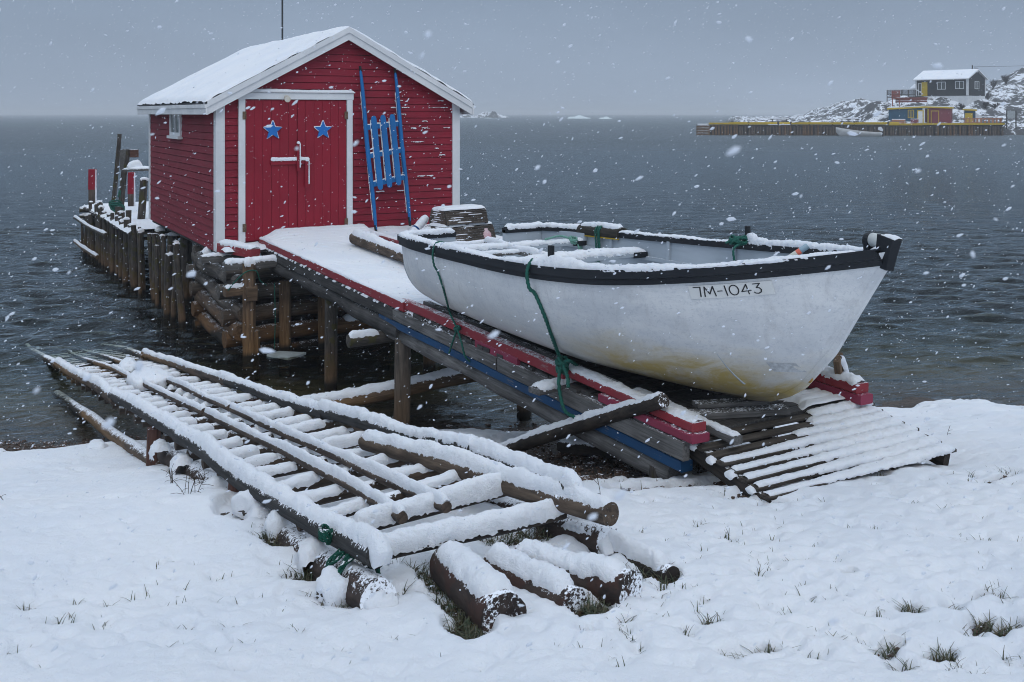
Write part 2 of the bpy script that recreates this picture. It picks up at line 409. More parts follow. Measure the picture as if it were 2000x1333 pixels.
def ground_mat():
    m, n, p = new_mat('shore_gravel'); v = coord(n, 'Object')
    vo = N(n, 'ShaderNodeTexVoronoi', Scale=26.0); n.links.new(v, vo.inputs['Vector'])
    a = noise(n, v, 3, 5); b = noise(n, v, 30, 5, .7)
    c = mix(n, vo.outputs['Color'], (.020, .014, .010), (.085, .055, .035))
    c = mix(n, rng(n, a, .45, .62), c, (.030, .018, .010)); c = mix(n, rng(n, b, .55, .75), c, (.11, .075, .045))
    g = n.nodes.new('ShaderNodeNewGeometry'); s = n.nodes.new('ShaderNodeSeparateXYZ'); n.links.new(g.outputs['Position'], s.inputs[0])
    c = mix(n, rng(n, s.outputs[2], .02, -.3), c, mix(n, rng(n, noise(n, v, 1.2, 4), .4, .65), (.17, .125, .062), (.07, .055, .03)))
    n.links.new(c, p.inputs['Base Color']); p.inputs['Roughness'].default_value = .6
    bump(n, p, math_(n, 'ADD', vo.outputs['Distance'], b), .8, .03); return m
def build_ground():
    t = np.concatenate([np.linspace(-30, 0, 10), np.linspace(.5, 4, 20), np.linspace(4.1, 15, 150), np.geomspace(15.3, 60, 50), [90, 200]])
    sg = np.concatenate([[-30, -12, -6, -3.5], np.linspace(-2.2, -.85, 20), np.linspace(-.8, .8, 150), np.linspace(.85, 2.2, 20), [3.5, 6, 12, 30]])
    T, S_ = np.meshgrid(t, sg, indexing='ij'); S_ = S_ * (6 + np.abs(T) * .55)
    u, v = .5 * T + .8660254 * S_, .8660254 * T - .5 * S_
    z = ground(u, v) + .018 * fbm(np.stack([u * 6, v * 6, u * 0], -1), 5) - .02
    V = np.stack([u, v, z], -1).reshape(-1, 3)
    o = npmesh('beach', V, gridfaces(len(t), len(sg)), ground_mat()); tag(o, kind='structure')
build_ground()

HOLES = []   # (u, v, ru, rv, strength) places where the snow is scraped thin
for (px, py, rx, ry, k) in [(915,1240,.10,.13,1.0),(885,1195,.06,.14,.9),(855,1150,.06,.13,.8),(1150,1195,.09,.10,1.0),(1185,1130,.12,.14,.55),(1280,1120,.07,.14,.8),(820,1120,.06,.10,.8),
                          (640,1120,.2,.14,.7),(700,1185,.12,.1,.5),(560,1055,.16,.2,.8),(480,1000,.15,.25,.8),(400,930,.2,.3,.9),(330,890,.25,.3,.9),(770,1075,.15,.15,.35),(1010,1060,.2,.15,.6),
                          (1250,960,.25,.14,.9),(1330,955,.2,.12,.9),(1400,950,.2,.14,1.0),(1430,975,.12,.08,.7),(1200,925,.3,.14,1.0),(1760,905,.2,.1,.5),(1600,950,.25,.1,.4),
                          (1965,1240,.08,.05,1.0),(1780,1205,.055,.05,1.1),(1385,1225,.05,.03,.9),(1930,1178,.07,.025,.9),(1740,1278,.06,.03,.9),(1835,1295,.07,.035,1.0),(1965,935,.16,.035,1.0),(1845,935,.06,.03,.8),(1500,1290,.07,.03,.9),(1660,1140,.035,.025,.8),(1925,1225,.06,.03,.9),(1510,990,.09,.03,.9)]:
    q = on_ground(px, py); HOLES.append((q[0], q[1], rx, ry, k))
TUFTS = []   # (u, v, blades, height, spread, dimple)
_rt = random.Random(13)
for (px, py, n_, h_) in [(1665,940,9,.07),(1720,935,10,.08),(1560,985,5,.06),(1360,1032,14,.05),(1425,1050,6,.05),(1655,1040,7,.05),(1840,1000,5,.05),(1900,935,10,.06),(1960,925,12,.07),(1965,1180,14,.09),(1940,1165,8,.09),(1655,1175,10,.06),(1575,1175,5,.07),(1715,1210,8,.06),(1775,1200,16,.06),(1640,1260,7,.07),(1380,1225,12,.05),(1500,1290,16,.06),(1850,1290,14,.06),(1880,1325,14,.08),(1960,1290,12,.07),(1430,1300,6,.06),(1210,1310,5,.06),(1095,1280,4,.06),(770,1120,26,.12),(790,1170,10,.13),(745,1100,12,.12),(640,1180,8,.07),(610,1170,6,.06),(440,1235,4,.06),(330,1280,6,.06),(430,1290,5,.08),(350,1180,4,.06),(120,1225,9,.05),(55,1195,9,.05),(50,1280,10,.06),(200,1240,6,.05),(930,1060,14,.10),(955,1045,10,.10),(1050,1045,9,.09),(1120,1050,8,.09),(860,1010,8,.1),(900,1005,6,.1),(750,1030,10,.09),(1300,1150,16,.06),(1240,1130,14,.06),(1745,1110,9,.06),(1830,1140,8,.06),(1880,1060,8,.05),(1590,1080,6,.05),(1480,1130,7,.05),(1530,1210,8,.06),(1900,1250,9,.07),(1600,1300,9,.07),(1760,1310,10,.07)]:
    q = on_ground(px, py); TUFTS.append((q[0], q[1], n_, h_, .03, 1.0))
for _ in range(820):
    px = _rt.uniform(10, 1995) if _rt.random() < .48 else _rt.uniform(1150, 1995); py = _rt.uniform(930, 1330)
    if px < 1150 and py < 1090 and px > 260: continue
    q = on_ground(px, py); TUFTS.append((q[0], q[1], _rt.choice((1, 1, 1, 2, 2, 3, 4)), _rt.uniform(.02, .06), .012, _rt.uniform(.2, .8)))
def build_snow():
    t = np.concatenate([np.linspace(-26, 0, 8), np.linspace(.8, 3, 12), 3.05 * np.exp(np.linspace(0, math.log(12.6 / 3.05), 400))])
    sg = np.concatenate([[-7, -5, -3.4, -2.4, -1.7], np.linspace(-1.3, -.72, 24), np.linspace(-.7, .7, 470), np.linspace(.72, 1.3, 24), [1.7, 2.4, 3.4, 5, 7]])
    T, S_ = np.meshgrid(t, sg, indexing='ij'); S_ = S_ * (1.2 + np.abs(T) * .9)
    u, v = .5 * T + .8660254 * S_, .8660254 * T - .5 * S_; z0 = u * 0
    s, tt = S_, T; d = shored(s, tt)
    n1 = fbm(np.stack([u * 2.2, v * 2.2, z0], -1), 21, 3); n2 = fbm(np.stack([u * 9, v * 9, z0], -1), 22, 3)
    edge = d - .42 - .42 * sstep(-1, -5, s) - .22 * n1 - .10 * n2
    th = .054 * sstep(-.1, .45, edge) - .10 * sstep(.1, -.3, edge)
    # strip of kelp and gravel on the beach beside and under the ramp
    def band(cu, cv, ru, rv, k):
        q = ((u - cu) / ru) ** 2 + ((v - cv) / rv) ** 2
        return k * sstep(1.25, .55, q + .35 * n1 + .28 * n2)
    th = th - band(4.25, 7.0, .85, 1.6, .10) - band(5.1, 7.1, 1.0, 1.75, .10) - band(3.7, 7.6, .7, .4, .06)
    for (cu, cv, ru, rv, k) in HOLES: th = th - band(cu, cv, ru * 1.15, rv * 1.15, .085 * k)
    speck = sstep(.62, 1.0, fbm(np.stack([u * 5, v * 5, z0], -1), 31, 4)) * sstep(3.2, 1.0, edge)
    th = th - .05 * speck
    z = ground(u, v) + th + .022 * vn(np.stack([u * 1.5, v * 1.5, z0], -1), 41) + .006 * vn(np.stack([u * 5, v * 5, z0], -1), 42) +   .0055 * vn(np.stack([u * 13, v * 13, z0], -1), 43) + .0050 * vn(np.stack([u * 30, v * 30, z0], -1), 44)
    pits = sstep(.68, .92, vn(np.stack([u * 4.3, v * 4.3, z0], -1), 51)) + .8 * sstep(.7, .9, vn(np.stack([u * 10, v * 10, z0], -1), 52)); z = z - .013 * pits
    for (tu, tv, n_, h_, sp_, dm) in TUFTS:
        s_, t_ = st(tu, tv); i = int(np.searchsorted(t, t_)); j = int(np.searchsorted(sg, s_ / (1.2 + t_ * .9)))
        a0, a1, c0, c1 = max(0, i - 9), i + 9, max(0, j - 9), j + 9
        r_ = .022 + .018 * dm + sp_ * .5; uu, vv = u[a0:a1, c0:c1] - tu, v[a0:a1, c0:c1] - tv
        z[a0:a1, c0:c1] -= (.010 + .026 * dm) * np.exp(-(uu ** 2 + vv ** 2) / r_ ** 2) * (1 + .5 * n2[a0:a1, c0:c1])
    V = np.stack([u, v, z], -1).reshape(-1, 3)
    tag(npmesh('snow_ground', V, gridfaces(len(t), len(sg)), SNOW), kind='structure')
build_snow()

def water_mat():
    m = bpy.data.materials.new('sea_water'); m.use_nodes = True; n = m.node_tree; n.nodes.clear()
    o = n.nodes.new('ShaderNodeOutputMaterial'); tr = n.nodes.new('ShaderNodeBsdfTransparent'); gl = n.nodes.new('ShaderNodeBsdfGlossy')
    ms = n.nodes.new('ShaderNodeMixShader'); fr = n.nodes.new('ShaderNodeFresnel'); fr.inputs['IOR'].default_value = 1.333
    tr.inputs[0].default_value = (.92, .91, .86, 1); gl.inputs['Roughness'].default_value = .06; gl.inputs[0].default_value = (.82, .93, 1, 1)
    g = n.nodes.new('ShaderNodeNewGeometry')
    mp = n.nodes.new('ShaderNodeMapping'); mp.inputs['Rotation'].default_value = (0, 0, R(28)); mp.inputs['Scale'].default_value = (1.0, 2.3, 1)
    n.links.new(g.outputs['Position'], mp.inputs[0])
    a = noise(n, mp.outputs[0], 1.1, 3, .55, .4); b = noise(n, mp.outputs[0], 4.2, 4, .6, .3); c = noise(n, mp.outputs[0], .12, 3)
    h = math_(n, 'ADD', math_(n, 'MULTIPLY', a, .55), math_(n, 'MULTIPLY', b, .20))
    h = math_(n, 'ADD', h, math_(n, 'MULTIPLY', c, .8))
    dd = n.nodes.new('ShaderNodeVectorMath'); dd.operation = 'LENGTH'; n.links.new(g.outputs['Position'], dd.inputs[0])
    n.links.new(rng(n, dd.outputs['Value'], 18, 130, .05, .38, False), gl.inputs['Roughness'])     # open water is rougher
    bp = n.nodes.new('ShaderNodeBump'); bp.inputs['Strength'].default_value = .55; bp.inputs['Distance'].default_value = .30
    n.links.new(h, bp.inputs['Height'])
    for x in (gl, fr): n.links.new(bp.outputs[0], x.inputs['Normal'])
    n.links.new(math_(n, 'MULTIPLY', fr.outputs[0], rng(n, dd.outputs['Value'], 14, 120, .86, .43, False)), ms.inputs[0]); n.links.new(tr.outputs[0], ms.inputs[1]); n.links.new(gl.outputs[0], ms.inputs[2])
    n.links.new(ms.outputs[0], o.inputs[0])
    va = n.nodes.new('ShaderNodeVolumeAbsorption'); va.inputs[0].default_value = (.42, .54, .46, 1); va.inputs[1].default_value = .85
    n.links.new(va.outputs[0], o.inputs['Volume'])
    return m
def build_water():
    t = np.concatenate([9.0 * np.exp(np.linspace(0, math.log(30 / 9.0), 330)), np.geomspace(30.3, 160, 190), np.geomspace(165, 3600, 60)])
    sg = np.concatenate([[-9, -4, -2], np.linspace(-1.2, -.64, 25), np.linspace(-.62, .62, 430), np.linspace(.64, 1.2, 25), [2, 4, 9]])
    T, S_ = np.meshgrid(t, sg, indexing='ij'); S_ = S_ * T
    sp = np.gradient(t)[:, None] + S_ * 0
    u, v = .5 * T + .8660254 * S_, .8660254 * T - .5 * S_
    rg = np.random.RandomState(3); z = u * 0
    wob = .6 * vn(np.stack([u * .35, v * .35, u * 0], -1), 61)
    for k in range(52):
        lam = .15 * (7.5 ** rg.rand()); ang = R(58) + rg.randn() * .36; A = .0076 * lam ** .9
        ph = rg.rand() * 6.28
        x = (u * math.cos(ang) + v * math.sin(ang)) * 2 * math.pi / lam + ph + wob * 1.6
        fade = sstep(lam * .42, lam * .2, sp)
        z = z + A * fade * (np.sin(x) + .25 * np.sin(2 * x + 1.1))
    s, _ = S_, T
    dd = shored(S_, T); z = z * (.35 + .65 * sstep(.5, -5, dd))
    V = np.stack([u, v, z], -1); nr, nc = len(t), len(sg); V = V.reshape(-1, 3)
    Fc = gridfaces(nr, nc).tolist()
    # close the body of water below
    ring = [j for j in range(nc)] + [i * nc + nc - 1 for i in range(1, nr)] + [(nr - 1) * nc + j for j in range(nc - 2, -1, -1)] + [i * nc for i in range(nr - 2, 0, -1)]
    low = len(V) + np.arange(len(ring)); VB = V[ring].copy(); VB[:, 2] = -4.5
    V = np.vstack([V, VB, [[VB[:, 0].mean(), VB[:, 1].mean(), -4.5]]]); ce = len(V) - 1
    k = len(ring)
    for i in range(k):
        j = (i + 1) % k
        Fc.append([ring[i], ring[j], low[j], low[i]])
    me = bpy.data.meshes.new('water')
    me.from_pydata(V.tolist(), [], Fc + [[int(low[i]), int(low[(i + 1) % k]), ce] for i in range(k)]); me.update()
    me.polygons.foreach_set('use_smooth', [True] * len(me.polygons)); me.materials.append(water_mat())
    tag(link(bpy.data.objects.new('water', me)), kind='structure')
build_water()

# ------------------------------------------------------------------ the red shed
U0, U1, V0, V1 = 3.63, 7.655, 15.12, 20.5
ZB, ZE, ZA, UC = 1.37, 3.62, 4.70, 5.645       # siding foot, eave, ridge underside
PITCH = (ZA - ZE) / (UC - U0 + .0)
def slope_u(z):                                 # half width of the gable at height z
    return (U1 - U0) / 2 if z <= ZE else max(0.0, (ZA - z) / (ZA - ZE) * (U1 - U0) / 2)
shed = thing('fishing_shed', 'small red clapboard shed on log crib with white trim and snowy gable roof', 'shed', (UC, (V0 + V1) / 2, ZB))
def clap(kind):
    mb = MB(); z = ZB; k = 0
    while z < (ZA - .02 if kind in 'FB' else ZE):
        pz = .112 + .004 * rnd.uniform(-1, 1); z1 = z + pz; lip = .016 + rnd.uniform(-.003, .003)
        nseg = 8; za, zb = z, min(z1, ZA)
        g = .008
        for i in range(nseg):
            pr = []
            for f in (i / nseg, (i + 1) / nseg):
                wv = .0022 * vn(np.array([f * 5, k * 1.7, 3.]), 5); zt_ = zb if kind in 'FB' else min(zb, ZE)
                q = []
                for (zz, of) in ((za, .003), (za, -.022), (za + g, -.022), (za + g, lip), (zt_, .003)):
                    if kind in 'FB':
                        a = slope_u(zz); s = -1 if kind == 'F' else 1; y = V0 if kind == 'F' else V1; q.append((UC - a + 2 * a * f, y + s * of, zz + wv))
                    else:
                        s = -1 if kind == 'L' else 1; x = U0 if kind == 'L' else U1; q.append((x + s * of, V0 + (V1 - V0) * f, min(zz, ZE) + wv))
                pr.append(q)
            for j in range(4): mb.quad(pr[0][j], pr[1][j], pr[1][j+1], pr[0][j+1])
        z = z1; k += 1
    return mb
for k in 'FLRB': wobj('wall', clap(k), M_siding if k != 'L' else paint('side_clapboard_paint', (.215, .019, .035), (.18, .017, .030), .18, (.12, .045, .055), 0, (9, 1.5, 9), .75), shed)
mb = MB(); mb.box(U0 + .03, U1 - .03, V0 + .03, V1 - .03, ZB - .05, ZB + .05); wobj('floor', mb, M_greydark, shed)
for (x0, x1, y0, y1) in [(U0 - .03, U0 + .105, V0 - .042, V0 - .002), (U1 - .105, U1 + .03, V0 - .042, V0 - .002), (U0 - .032, U0 - .004, V0 - .002, V0 + .09), (U0 - .032, U0 - .004, V1 - .09, V1 + .02), (U1 + .004, U1 + .032, V0 - .002, V0 + .09)]:
    mb = MB(); mb.box(x0, x1, y0, y1, ZB + .015, ZE + .06, .004); wobj('corner_board', mb, M_white, shed)
for i_ in range(30):          # driven snow lodged on the clapboard edges
    z_ = ZB + .114 * rnd.randint(7, 20) + .012; u_ = rnd.triangular(6.0, 7.45, 7.3); l_ = rnd.uniform(.03, .16)
    if abs(u_ - UC) + l_ > slope_u(z_) - .15: continue
    c = WM[shed.name].translation; snowcap([(u_ - c.x, V0 - .018 - c.y, z_ - c.z), (min(u_ + l_, 7.52) - c.x, V0 - .018 - c.y, z_ - c.z)], .010, .010, shed, i_, .016, 9, M=WM[shed.name], rag=1.3)
# roof
VF, VB_ = V0 - .16, V1 + .16; RT = .075; EO = .19
sl = (ZA - ZE) / ((U1 - U0) / 2)
ue0, ue1 = U0 - EO, U1 + EO; ze = ZE - sl * EO
apex = ZA + .01
mb = MB()
prof = [(ue0, ze + .01), (UC, apex), (ue1, ze + .01), (ue1, ze + .01 + RT), (UC, apex + RT), (ue0, ze + .01 + RT)]
mb.loft([np.array([(u, VF + .02, z) for u, z in prof]), np.array([(u, VB_, z) for u, z in prof])])
roof = wobj('roof', mb, M_white, shed)
mb = MB()
prof = [(ue0 - .028, ze + RT), (UC, apex + RT + .004), (ue1 + .028, ze + RT), (ue1 + .028, ze + RT + .016), (UC, apex + RT + .022), (ue0 - .028, ze + RT + .016)]
mb.loft([np.array([(u, VF - .035, z) for u, z in prof]), np.array([(u, VB_ + .02, z) for u, z in prof])])
wobj('shingle_layer', mb, M_shingle, roof)
for (a, b, dz, hh, thk, dy) in [(0, 0, -.165, .165, .026, 0), (0, 0, -.05, .09, .022, -.024)]:
    for s in (-1, 1):
        mb = MB(); ue = ue0 if s < 0 else ue1
        P = [(ue, ze + .075 + dz), (UC, apex + .07 + dz), (UC, apex + .07 + dz + hh), (ue, ze + .075 + dz + hh)]
        mb.loft([np.array([(u, VF + dy, z) for u, z in P]), np.array([(u, VF + dy - thk, z) for u, z in P])])
        wobj('rake_board', mb, M_white, roof)
for x, s in ((ue0, -1), (ue1, 1)):
    mb = MB(); mb.box(min(x, x + s * .025), max(x, x + s * .025), VF - .05, VB_, ze - .085, ze + .068, .004); wobj('eave_board', mb, M_white, roof)
    mb = MB(); mb.box(min(x + s * .025, x + s * .04), max(x + s * .025, x + s * .04), VF - .05, VB_, ze + .01, ze + .066, .004); wobj('eave_board', mb, M_white, roof)
def roof_snow():
    nu, nv = 110, 150
    us = np.linspace(ue0 - .032, ue1 + .032, nu); vs = np.linspace(VF - .025, VB_ - .02, nv)
    Uu, Vv = np.meshgrid(us, vs, indexing='ij'); base = apex + RT + .027 - sl * np.abs(Uu - UC)
    e = np.minimum(np.minimum(Uu - us[0], us[-1] - Uu), np.minimum(Vv - vs[0] + .0, vs[-1] - Vv))
    rag = .012 * vn(np.stack([Uu * 7, Vv * 7, Uu * 0], -1), 3)
    th = .065 * np.sqrt(np.clip((e + rag) / .08, 0, 1)) + .010 * vn(np.stack([Uu * 2, Vv * 2, Uu * 0], -1), 71) + .005 * vn(np.stack([Uu * 9, Vv * 9, Uu * 0], -1), 72) - .004
    ridge = .03 * np.exp(-((Uu - UC) / .16) ** 2)
    sag = -.05 * np.sin(np.pi * (Vv - VF) / (VB_ - VF)) * 0
    Z = base + th - ridge + sag + .012
    V = np.stack([Uu, Vv, Z], -1).reshape(-1, 3) - np.array(WM[shed.name].translation)
    npmesh('snow_cover', V, gridfaces(nu, nv), SNOW, roof)
roof_snow()
# a thin aerial on the ridge
mb = tube([(UC, 18.45, apex + .05), (UC, 18.45, 6.2), (UC + .01, 18.45, 7.3)], .017, seg=8, ds=.3); a_ = wobj('aerial', mb, plain('aerial_metal', (.04, .045, .05), .5, .3), shed, True)
# doorway
VD = V0 - .03
fr = MB(); FX0, FX1, DX0, DX1, DZ0, DZ1 = 3.935, 5.75, 4.035, 5.655, 1.50, 3.665
fr.box(FX0, DX0, VD - .045, VD + .012, DZ0, DZ1, .005); fr.box(DX1, FX1, VD - .045, VD + .012, DZ0, DZ1, .005); fr.box(FX0 - .012, FX1 + .012, VD - .05, VD + .012, DZ1 + .001, DZ1 + .105, .005)
frame_ = wobj('door_frame', fr, M_white, shed)
mb = MB(); mb.box(FX0 - .03, FX1 + .03, VD - .075, VD + .01, DZ1 + .107, DZ1 + .125, .004); wobj('drip_board', mb, M_white, frame_)
Mi = WM[frame_.name].translation
snowcap([(FX0 - .02 - Mi.x, VD - .03 - Mi.y, DZ1 + .122 - Mi.z), (FX1 + .02 - Mi.x, VD - .03 - Mi.y, DZ1 + .122 - Mi.z)], .035, .035, frame_, 5, .03, M=WM[frame_.name])
mid = 4.845
leaves = []
for (a, b, sx) in ((DX0 + .006, mid - .006, DX0 + .42), (mid + .006, DX1 - .006, DX1 - .40)):
    mb = MB(); x = a; nb = 6
    for i in range(nb):
        x0 = a + (b - a) * i / nb; x1 = a + (b - a) * (i + 1) / nb - (.0025 if i < nb - 1 else 0)
        mb.box(x0, x1, VD - .022 - .001 * (i % 2), VD, DZ0 + .02, DZ1 - .012, .003)
    d = wobj('door', mb, M_reddoor, shed); leaves.append(d)
    st_ = MB(); cz = 3.19; ring = []
    for k in range(10):
        r = .155 if k % 2 == 0 else .066; an = math.pi / 2 + k * math.pi / 5; ring.append((sx + r * math.cos(an), cz + r * math.sin(an)))
    st_.loft([np.array([(p, VD - .026, q) for p, q in ring]), np.array([(p, VD - .048, q) for p, q in ring])])
    so = wobj('star', st_, M_star, d)
    # snow lodged on the star's upper edges
    for k in (0, 1, 2, 9, 8, 4, 6):
        p, q = ring[k], ring[(k + 1) % 10]
        n_ = (q[1] - p[1], -(q[0] - p[0])); 
        if True:
            c = WM[so.name].translation
            if (p[0] - sx > -.1 or k == 2):
                snowcap([(p[0] - c.x, VD - .037 - c.y, p[1] - c.z), (q[0] - c.x, VD - .037 - c.y, q[1] - c.z)], .011, .010, so, k, .012, 9, M=WM[so.name])
for (x0, x1, z0, z1, dy) in [(4.42, 5.03, 2.66, 2.735, 0), (4.825, 4.875, 2.56, 2.99, .026), (4.955, 5.015, 2.30, 2.72, .03)]:
    mb = MB(); mb.box(x0, x1, VD - .055 - dy, VD - .024 - dy, z0, z1, .005); b_ = wobj('latch_bar', mb, M_reddoor, leaves[0])
    c = WM[b_.name].translation
    if x1 - x0 > .3: snowcap([(x0 - c.x, VD - .042 - dy - c.y, z1 - c.z), (x1 - c.x, VD - .042 - dy - c.y, z1 - c.z)], .024, .038, b_, 3, .015, M=WM[b_.name])
    else:
        snowcap([(x0 - c.x, VD - .042 - dy - c.y, z1 - c.z), (x1 - c.x, VD - .042 - dy - c.y, z1 - c.z)], .022, .03, b_, 4, .012, M=WM[b_.name])
        snowcap([(x1 - .006 - c.x, VD - .06 - dy - c.y, z1 - c.z), (x1 - .006 - c.x, VD - .06 - dy - c.y, z0 + .05 - c.z)], .009, .012, b_, 5, .012, 9, up=(1, -.3, 0), M=WM[b_.name])
rust = plain('rusty_hinge', (.22, .15, .10), .7, .3, .6, 40)
for (x, s) in ((DX0, 1), (DX1, -1)):
    for z in (1.72, 3.42):
        mb = MB(); mb.box(x - .045, x + .012, VD - .054, VD - .046, z - .06, z + .06, .002); mb.add(*(lambda t: (t.v, t.f))(tube([(x, VD - .054, z - .06), (x, VD - .054, z + .06)], .008, seg=8, ds=.06)))
        wobj('hinge', mb, rust, frame_)
p = at(560, 189, v=VD - .1); mb = MB(); mb.loft([np.array([(p[0] + r * math.cos(t), VD - .05 - y, p[2] + r * math.sin(t) - y * .4) for t in np.linspace(0, 6.283, 10, endpoint=False)]) for y, r in ((0, .022), (.03, .025), (.06, .045), (.10, .05))])
wobj('door_lamp', mb, plain('lamp_cream', (.62, .58, .5), .5), frame_)
# side window
wz0, wz1, wv0, wv1 = 3.06, 3.60, 17.55, 18.42
mb = MB(); X = U0 - .016
for (y0, y1, z0, z1) in [(wv0, wv0 + .09, wz0, wz1), (wv1 - .09, wv1, wz0, wz1), (wv0 + .09, wv1 - .09, wz1 - .07, wz1), (wv0 + .09, wv1 - .09, wz0, wz0 + .06)]: mb.box(X - .03, X + .012, y0, y1, z0, z1)
mb.box(X - .024, X + .010, (wv0 + wv1) / 2 - .02, (wv0 + wv1) / 2 + .02, wz0 + .06, wz1 - .07)
mb.box(X - .07, X + .012, wv0 - .04, wv1 + .04, wz0 - .05, wz0 - .001, .004)
wn = wobj('window', mb, M_white, shed)
mb = MB(); mb.box(X - .012, X - .004, wv0 + .08, wv1 - .08, wz0 + .05, wz1 - .06); wobj('pane', mb, M_glass, wn)

# ------------------------------------------------------------------ hand barrow leaning on the wall
hb = thing('hand_barrow', 'blue painted wooden hand barrow with two long poles leaning on the red wall', 'hand barrow', (6.3, 14.9, 1.53))
poles = []
for (pt, pb) in (((703, 130), (735, 458)), ((771, 135), (801, 441))):
    a = at(*pt, v=15.03); b = at(*pb, v=14.80); poles.append((a, b))
    M, L = frame(b, a); mb = MB(); rings = []
    for i in range(24):
        f = i / 23; r = .022 + .024 * math.sin(math.pi * min(1, max(0, f))) ** .6
        rings.append(np.array([(L * f, r * .8 * math.cos(t) + .006 * math.sin(f * 9), r * math.sin(t)) for t in np.linspace(0, 6.283, 10, endpoint=False)]))
    mb.loft(rings); po = obj('pole', mb, M_blue, hb, M, True)
    mb = MB(); mb.loft([np.array([(x, (.0215 + d) * .85 * math.cos(t) + .006 * math.sin(x / L * 9), (.0215 + d) * math.sin(t)) for t in np.linspace(0, 6.283, 10, endpoint=False)]) for x, d in ((L * .93, .008), (L * .96, .005), (L + .004, .004))])
    obj('dark_grip', mb, M_black, po, M, True)
    mb = MB(); mb.loft([np.array([(x, (.0215 + d) * .85 * math.cos(t), (.0215 + d) * math.sin(t)) for t in np.linspace(0, 6.283, 10, endpoint=False)]) for x, d in ((-.004, .004), (L * .03, .006), (L * .055, .010))])
    obj('dark_grip', mb, M_black, po, M, True)
    snowcap([(x, -.028, .0) for x in np.linspace(L * .08, L * .85, 30)], .012, .011, po, 8, .02, 9, M=M, up=(0, -1, 0), rag=1.2)
def bl(pole, f): return poles[pole][1] + (poles[pole][0] - poles[pole][1]) * f
bars = []
for f in (.295, .465, .635):
    a, b = bl(0, f), bl(1, f + .015); a = a - (b - a) * .05; b = b + (b - a) * .05
    plank('crossbar', a, b, .035, .085, M_blue, hb, .014, int(f * 100), sds=.02)
for k, f in enumerate((.215, .485, .755)):
    lo = bl(0, .255) * (1 - f) + bl(1, .27) * f + np.array([0, -.05, 0]); hi = bl(0, .70) * (1 - f) + bl(1, .715) * f + np.array([0, -.05, 0])
    M, L = frame(lo, hi); mb = MB(); rings = []
    for i, x in enumerate([0, .015, .04, .08] + list(np.linspace(.2, L - .2, 8)) + [L - .08, L - .04, L - .015, L]):
        e = min(x, L - x); ww = .044 * min(1, .35 + math.sqrt(max(0, 1 - (1 - min(1, e / .07)) ** 2)) * .65)
        rings.append(np.array([(x, -ww, -.011), (x, ww, -.011), (x, ww, .011), (x, -ww, .011)]))
    mb.loft(rings); so = obj('slat', mb, M_blue, hb, M)
    snowcap([(x, -.055, .004) for x in np.linspace(L * .1, L * .95, 20)], .010, .012, so, k, .02, 9, M=M, up=(0, -1, .2), rag=1.2)

# ------------------------------------------------------------------ wharf behind the shed
wharf = thing('log_wharf', 'old fishing wharf of upright log posts reaching out behind the shed', 'wharf', (3.6, 23, 0))
mb = MB(); 
for i in range(34):
    v = 20.62 + i * .19; mb.box(3.25 - .002 * i + rnd.uniform(-.04, .04), 7.4, v, v + .178, 1.06, 1.10 + rnd.uniform(0, .008))
dk = wobj('deck', mb, M_greydark, wharf)
c = WM[dk.name].translation
nu, nv = 60, 110
us = np.linspace(3.22, 7.4, nu); vs = np.linspace(20.6, 27.1, nv); Uu, Vv = np.meshgrid(us, vs, indexing='ij')
Z = 1.10 + .07 * np.sqrt(np.clip(np.minimum(Uu - us[0], vs[-1] - Vv) / .12, 0, 1)) + .012 * vn(np.stack([Uu * 4, Vv * 4, Uu * 0], -1), 4)
npmesh('snow_cover', np.stack([Uu - c.x, Vv - c.y, Z - c.z], -1).reshape(-1, 3), gridfaces(nu, nv), SNOW, dk)
v = 17.0; k = 0
while v < 27.2:
    u = 3.50 - (v - 17) * .031 + rnd.uniform(-.07, .07); top = float(np.interp(v, [17, 20.5, 21, 25, 27.2], [1.2, 1.25, 1.52, 1.28, 1.08])) + rnd.uniform(-.30, .16); r = rnd.uniform(.036, .080)
    if v < 20.6: top = min(top, 1.30); u -= .02
    log('post', (u + rnd.uniform(-.06, .10), v + rnd.uniform(-.30, .26), -.7), (u, v, top), r * 1.08, r * .85, M_pile, wharf, 0, k + 3, rnd.uniform(-.02, .02), 9, .3, rough=.10)
    if rnd.random() < .7: snowcap([(u - r * .9 - 3.6, v - 23 + rnd.uniform(-.03, .03), top - .005), (u + r * .9 - 3.6, v - 23, top - .005)], r * .8, r * rnd.uniform(.35, .7), wharf, k, .025, 9, M=WM[wharf.name])
    v += rnd.uniform(.14, .30) if v > 20 else rnd.uniform(.26, .5); k += 1
for (z, v0, v1) in ((.80, 23.2, 27.3), (.20, 24.2, 27.3)):
    log('rail', (3.36 - (v0 - 17) * .031, v0, z), (3.33 - (v1 - 17) * .031, v1, z + .02), .045, .04, M_pile, wharf, .03, int(z * 50), .02, 9, .3, .03, .05)
for zz in (.2, .85, 1.0): log('rail', (3.1, 27.15, zz), (7.3, 27.2, zz), .06, .06, M_pile, wharf, .05, int(zz * 77), 0, 9, .4, .1, .05)
M_redtop = wood('red_topped_post', (.05, .04, .035), (.13, .10, .08), .1)
def red_post(px, ptop, pbot, t, ww, frac):
    a = at(px, ptop, t=t); b = at(px, pbot, t=t); b[2] = .6
    o = plank('post', b, a, ww, ww, M_redtop, wharf, 0, px)
    m_ = b + (a - b) * frac
    plank('red_tip', m_, a + np.array([0, 0, .004]), ww + .008, ww + .008, M_reddoor, o)
    c = WM[wharf.name].translation; ox, oy = .8660254 * ww * .5 - c.x, -.5 * ww * .5 - c.y
    snowcap([(b[0] + ox, b[1] + oy, 1.1), (a[0] + ox, a[1] + oy, a[2])], ww * .16, .03, wharf, px, .03, 9, M=WM[wharf.name], up=(.866, -.5, 0))
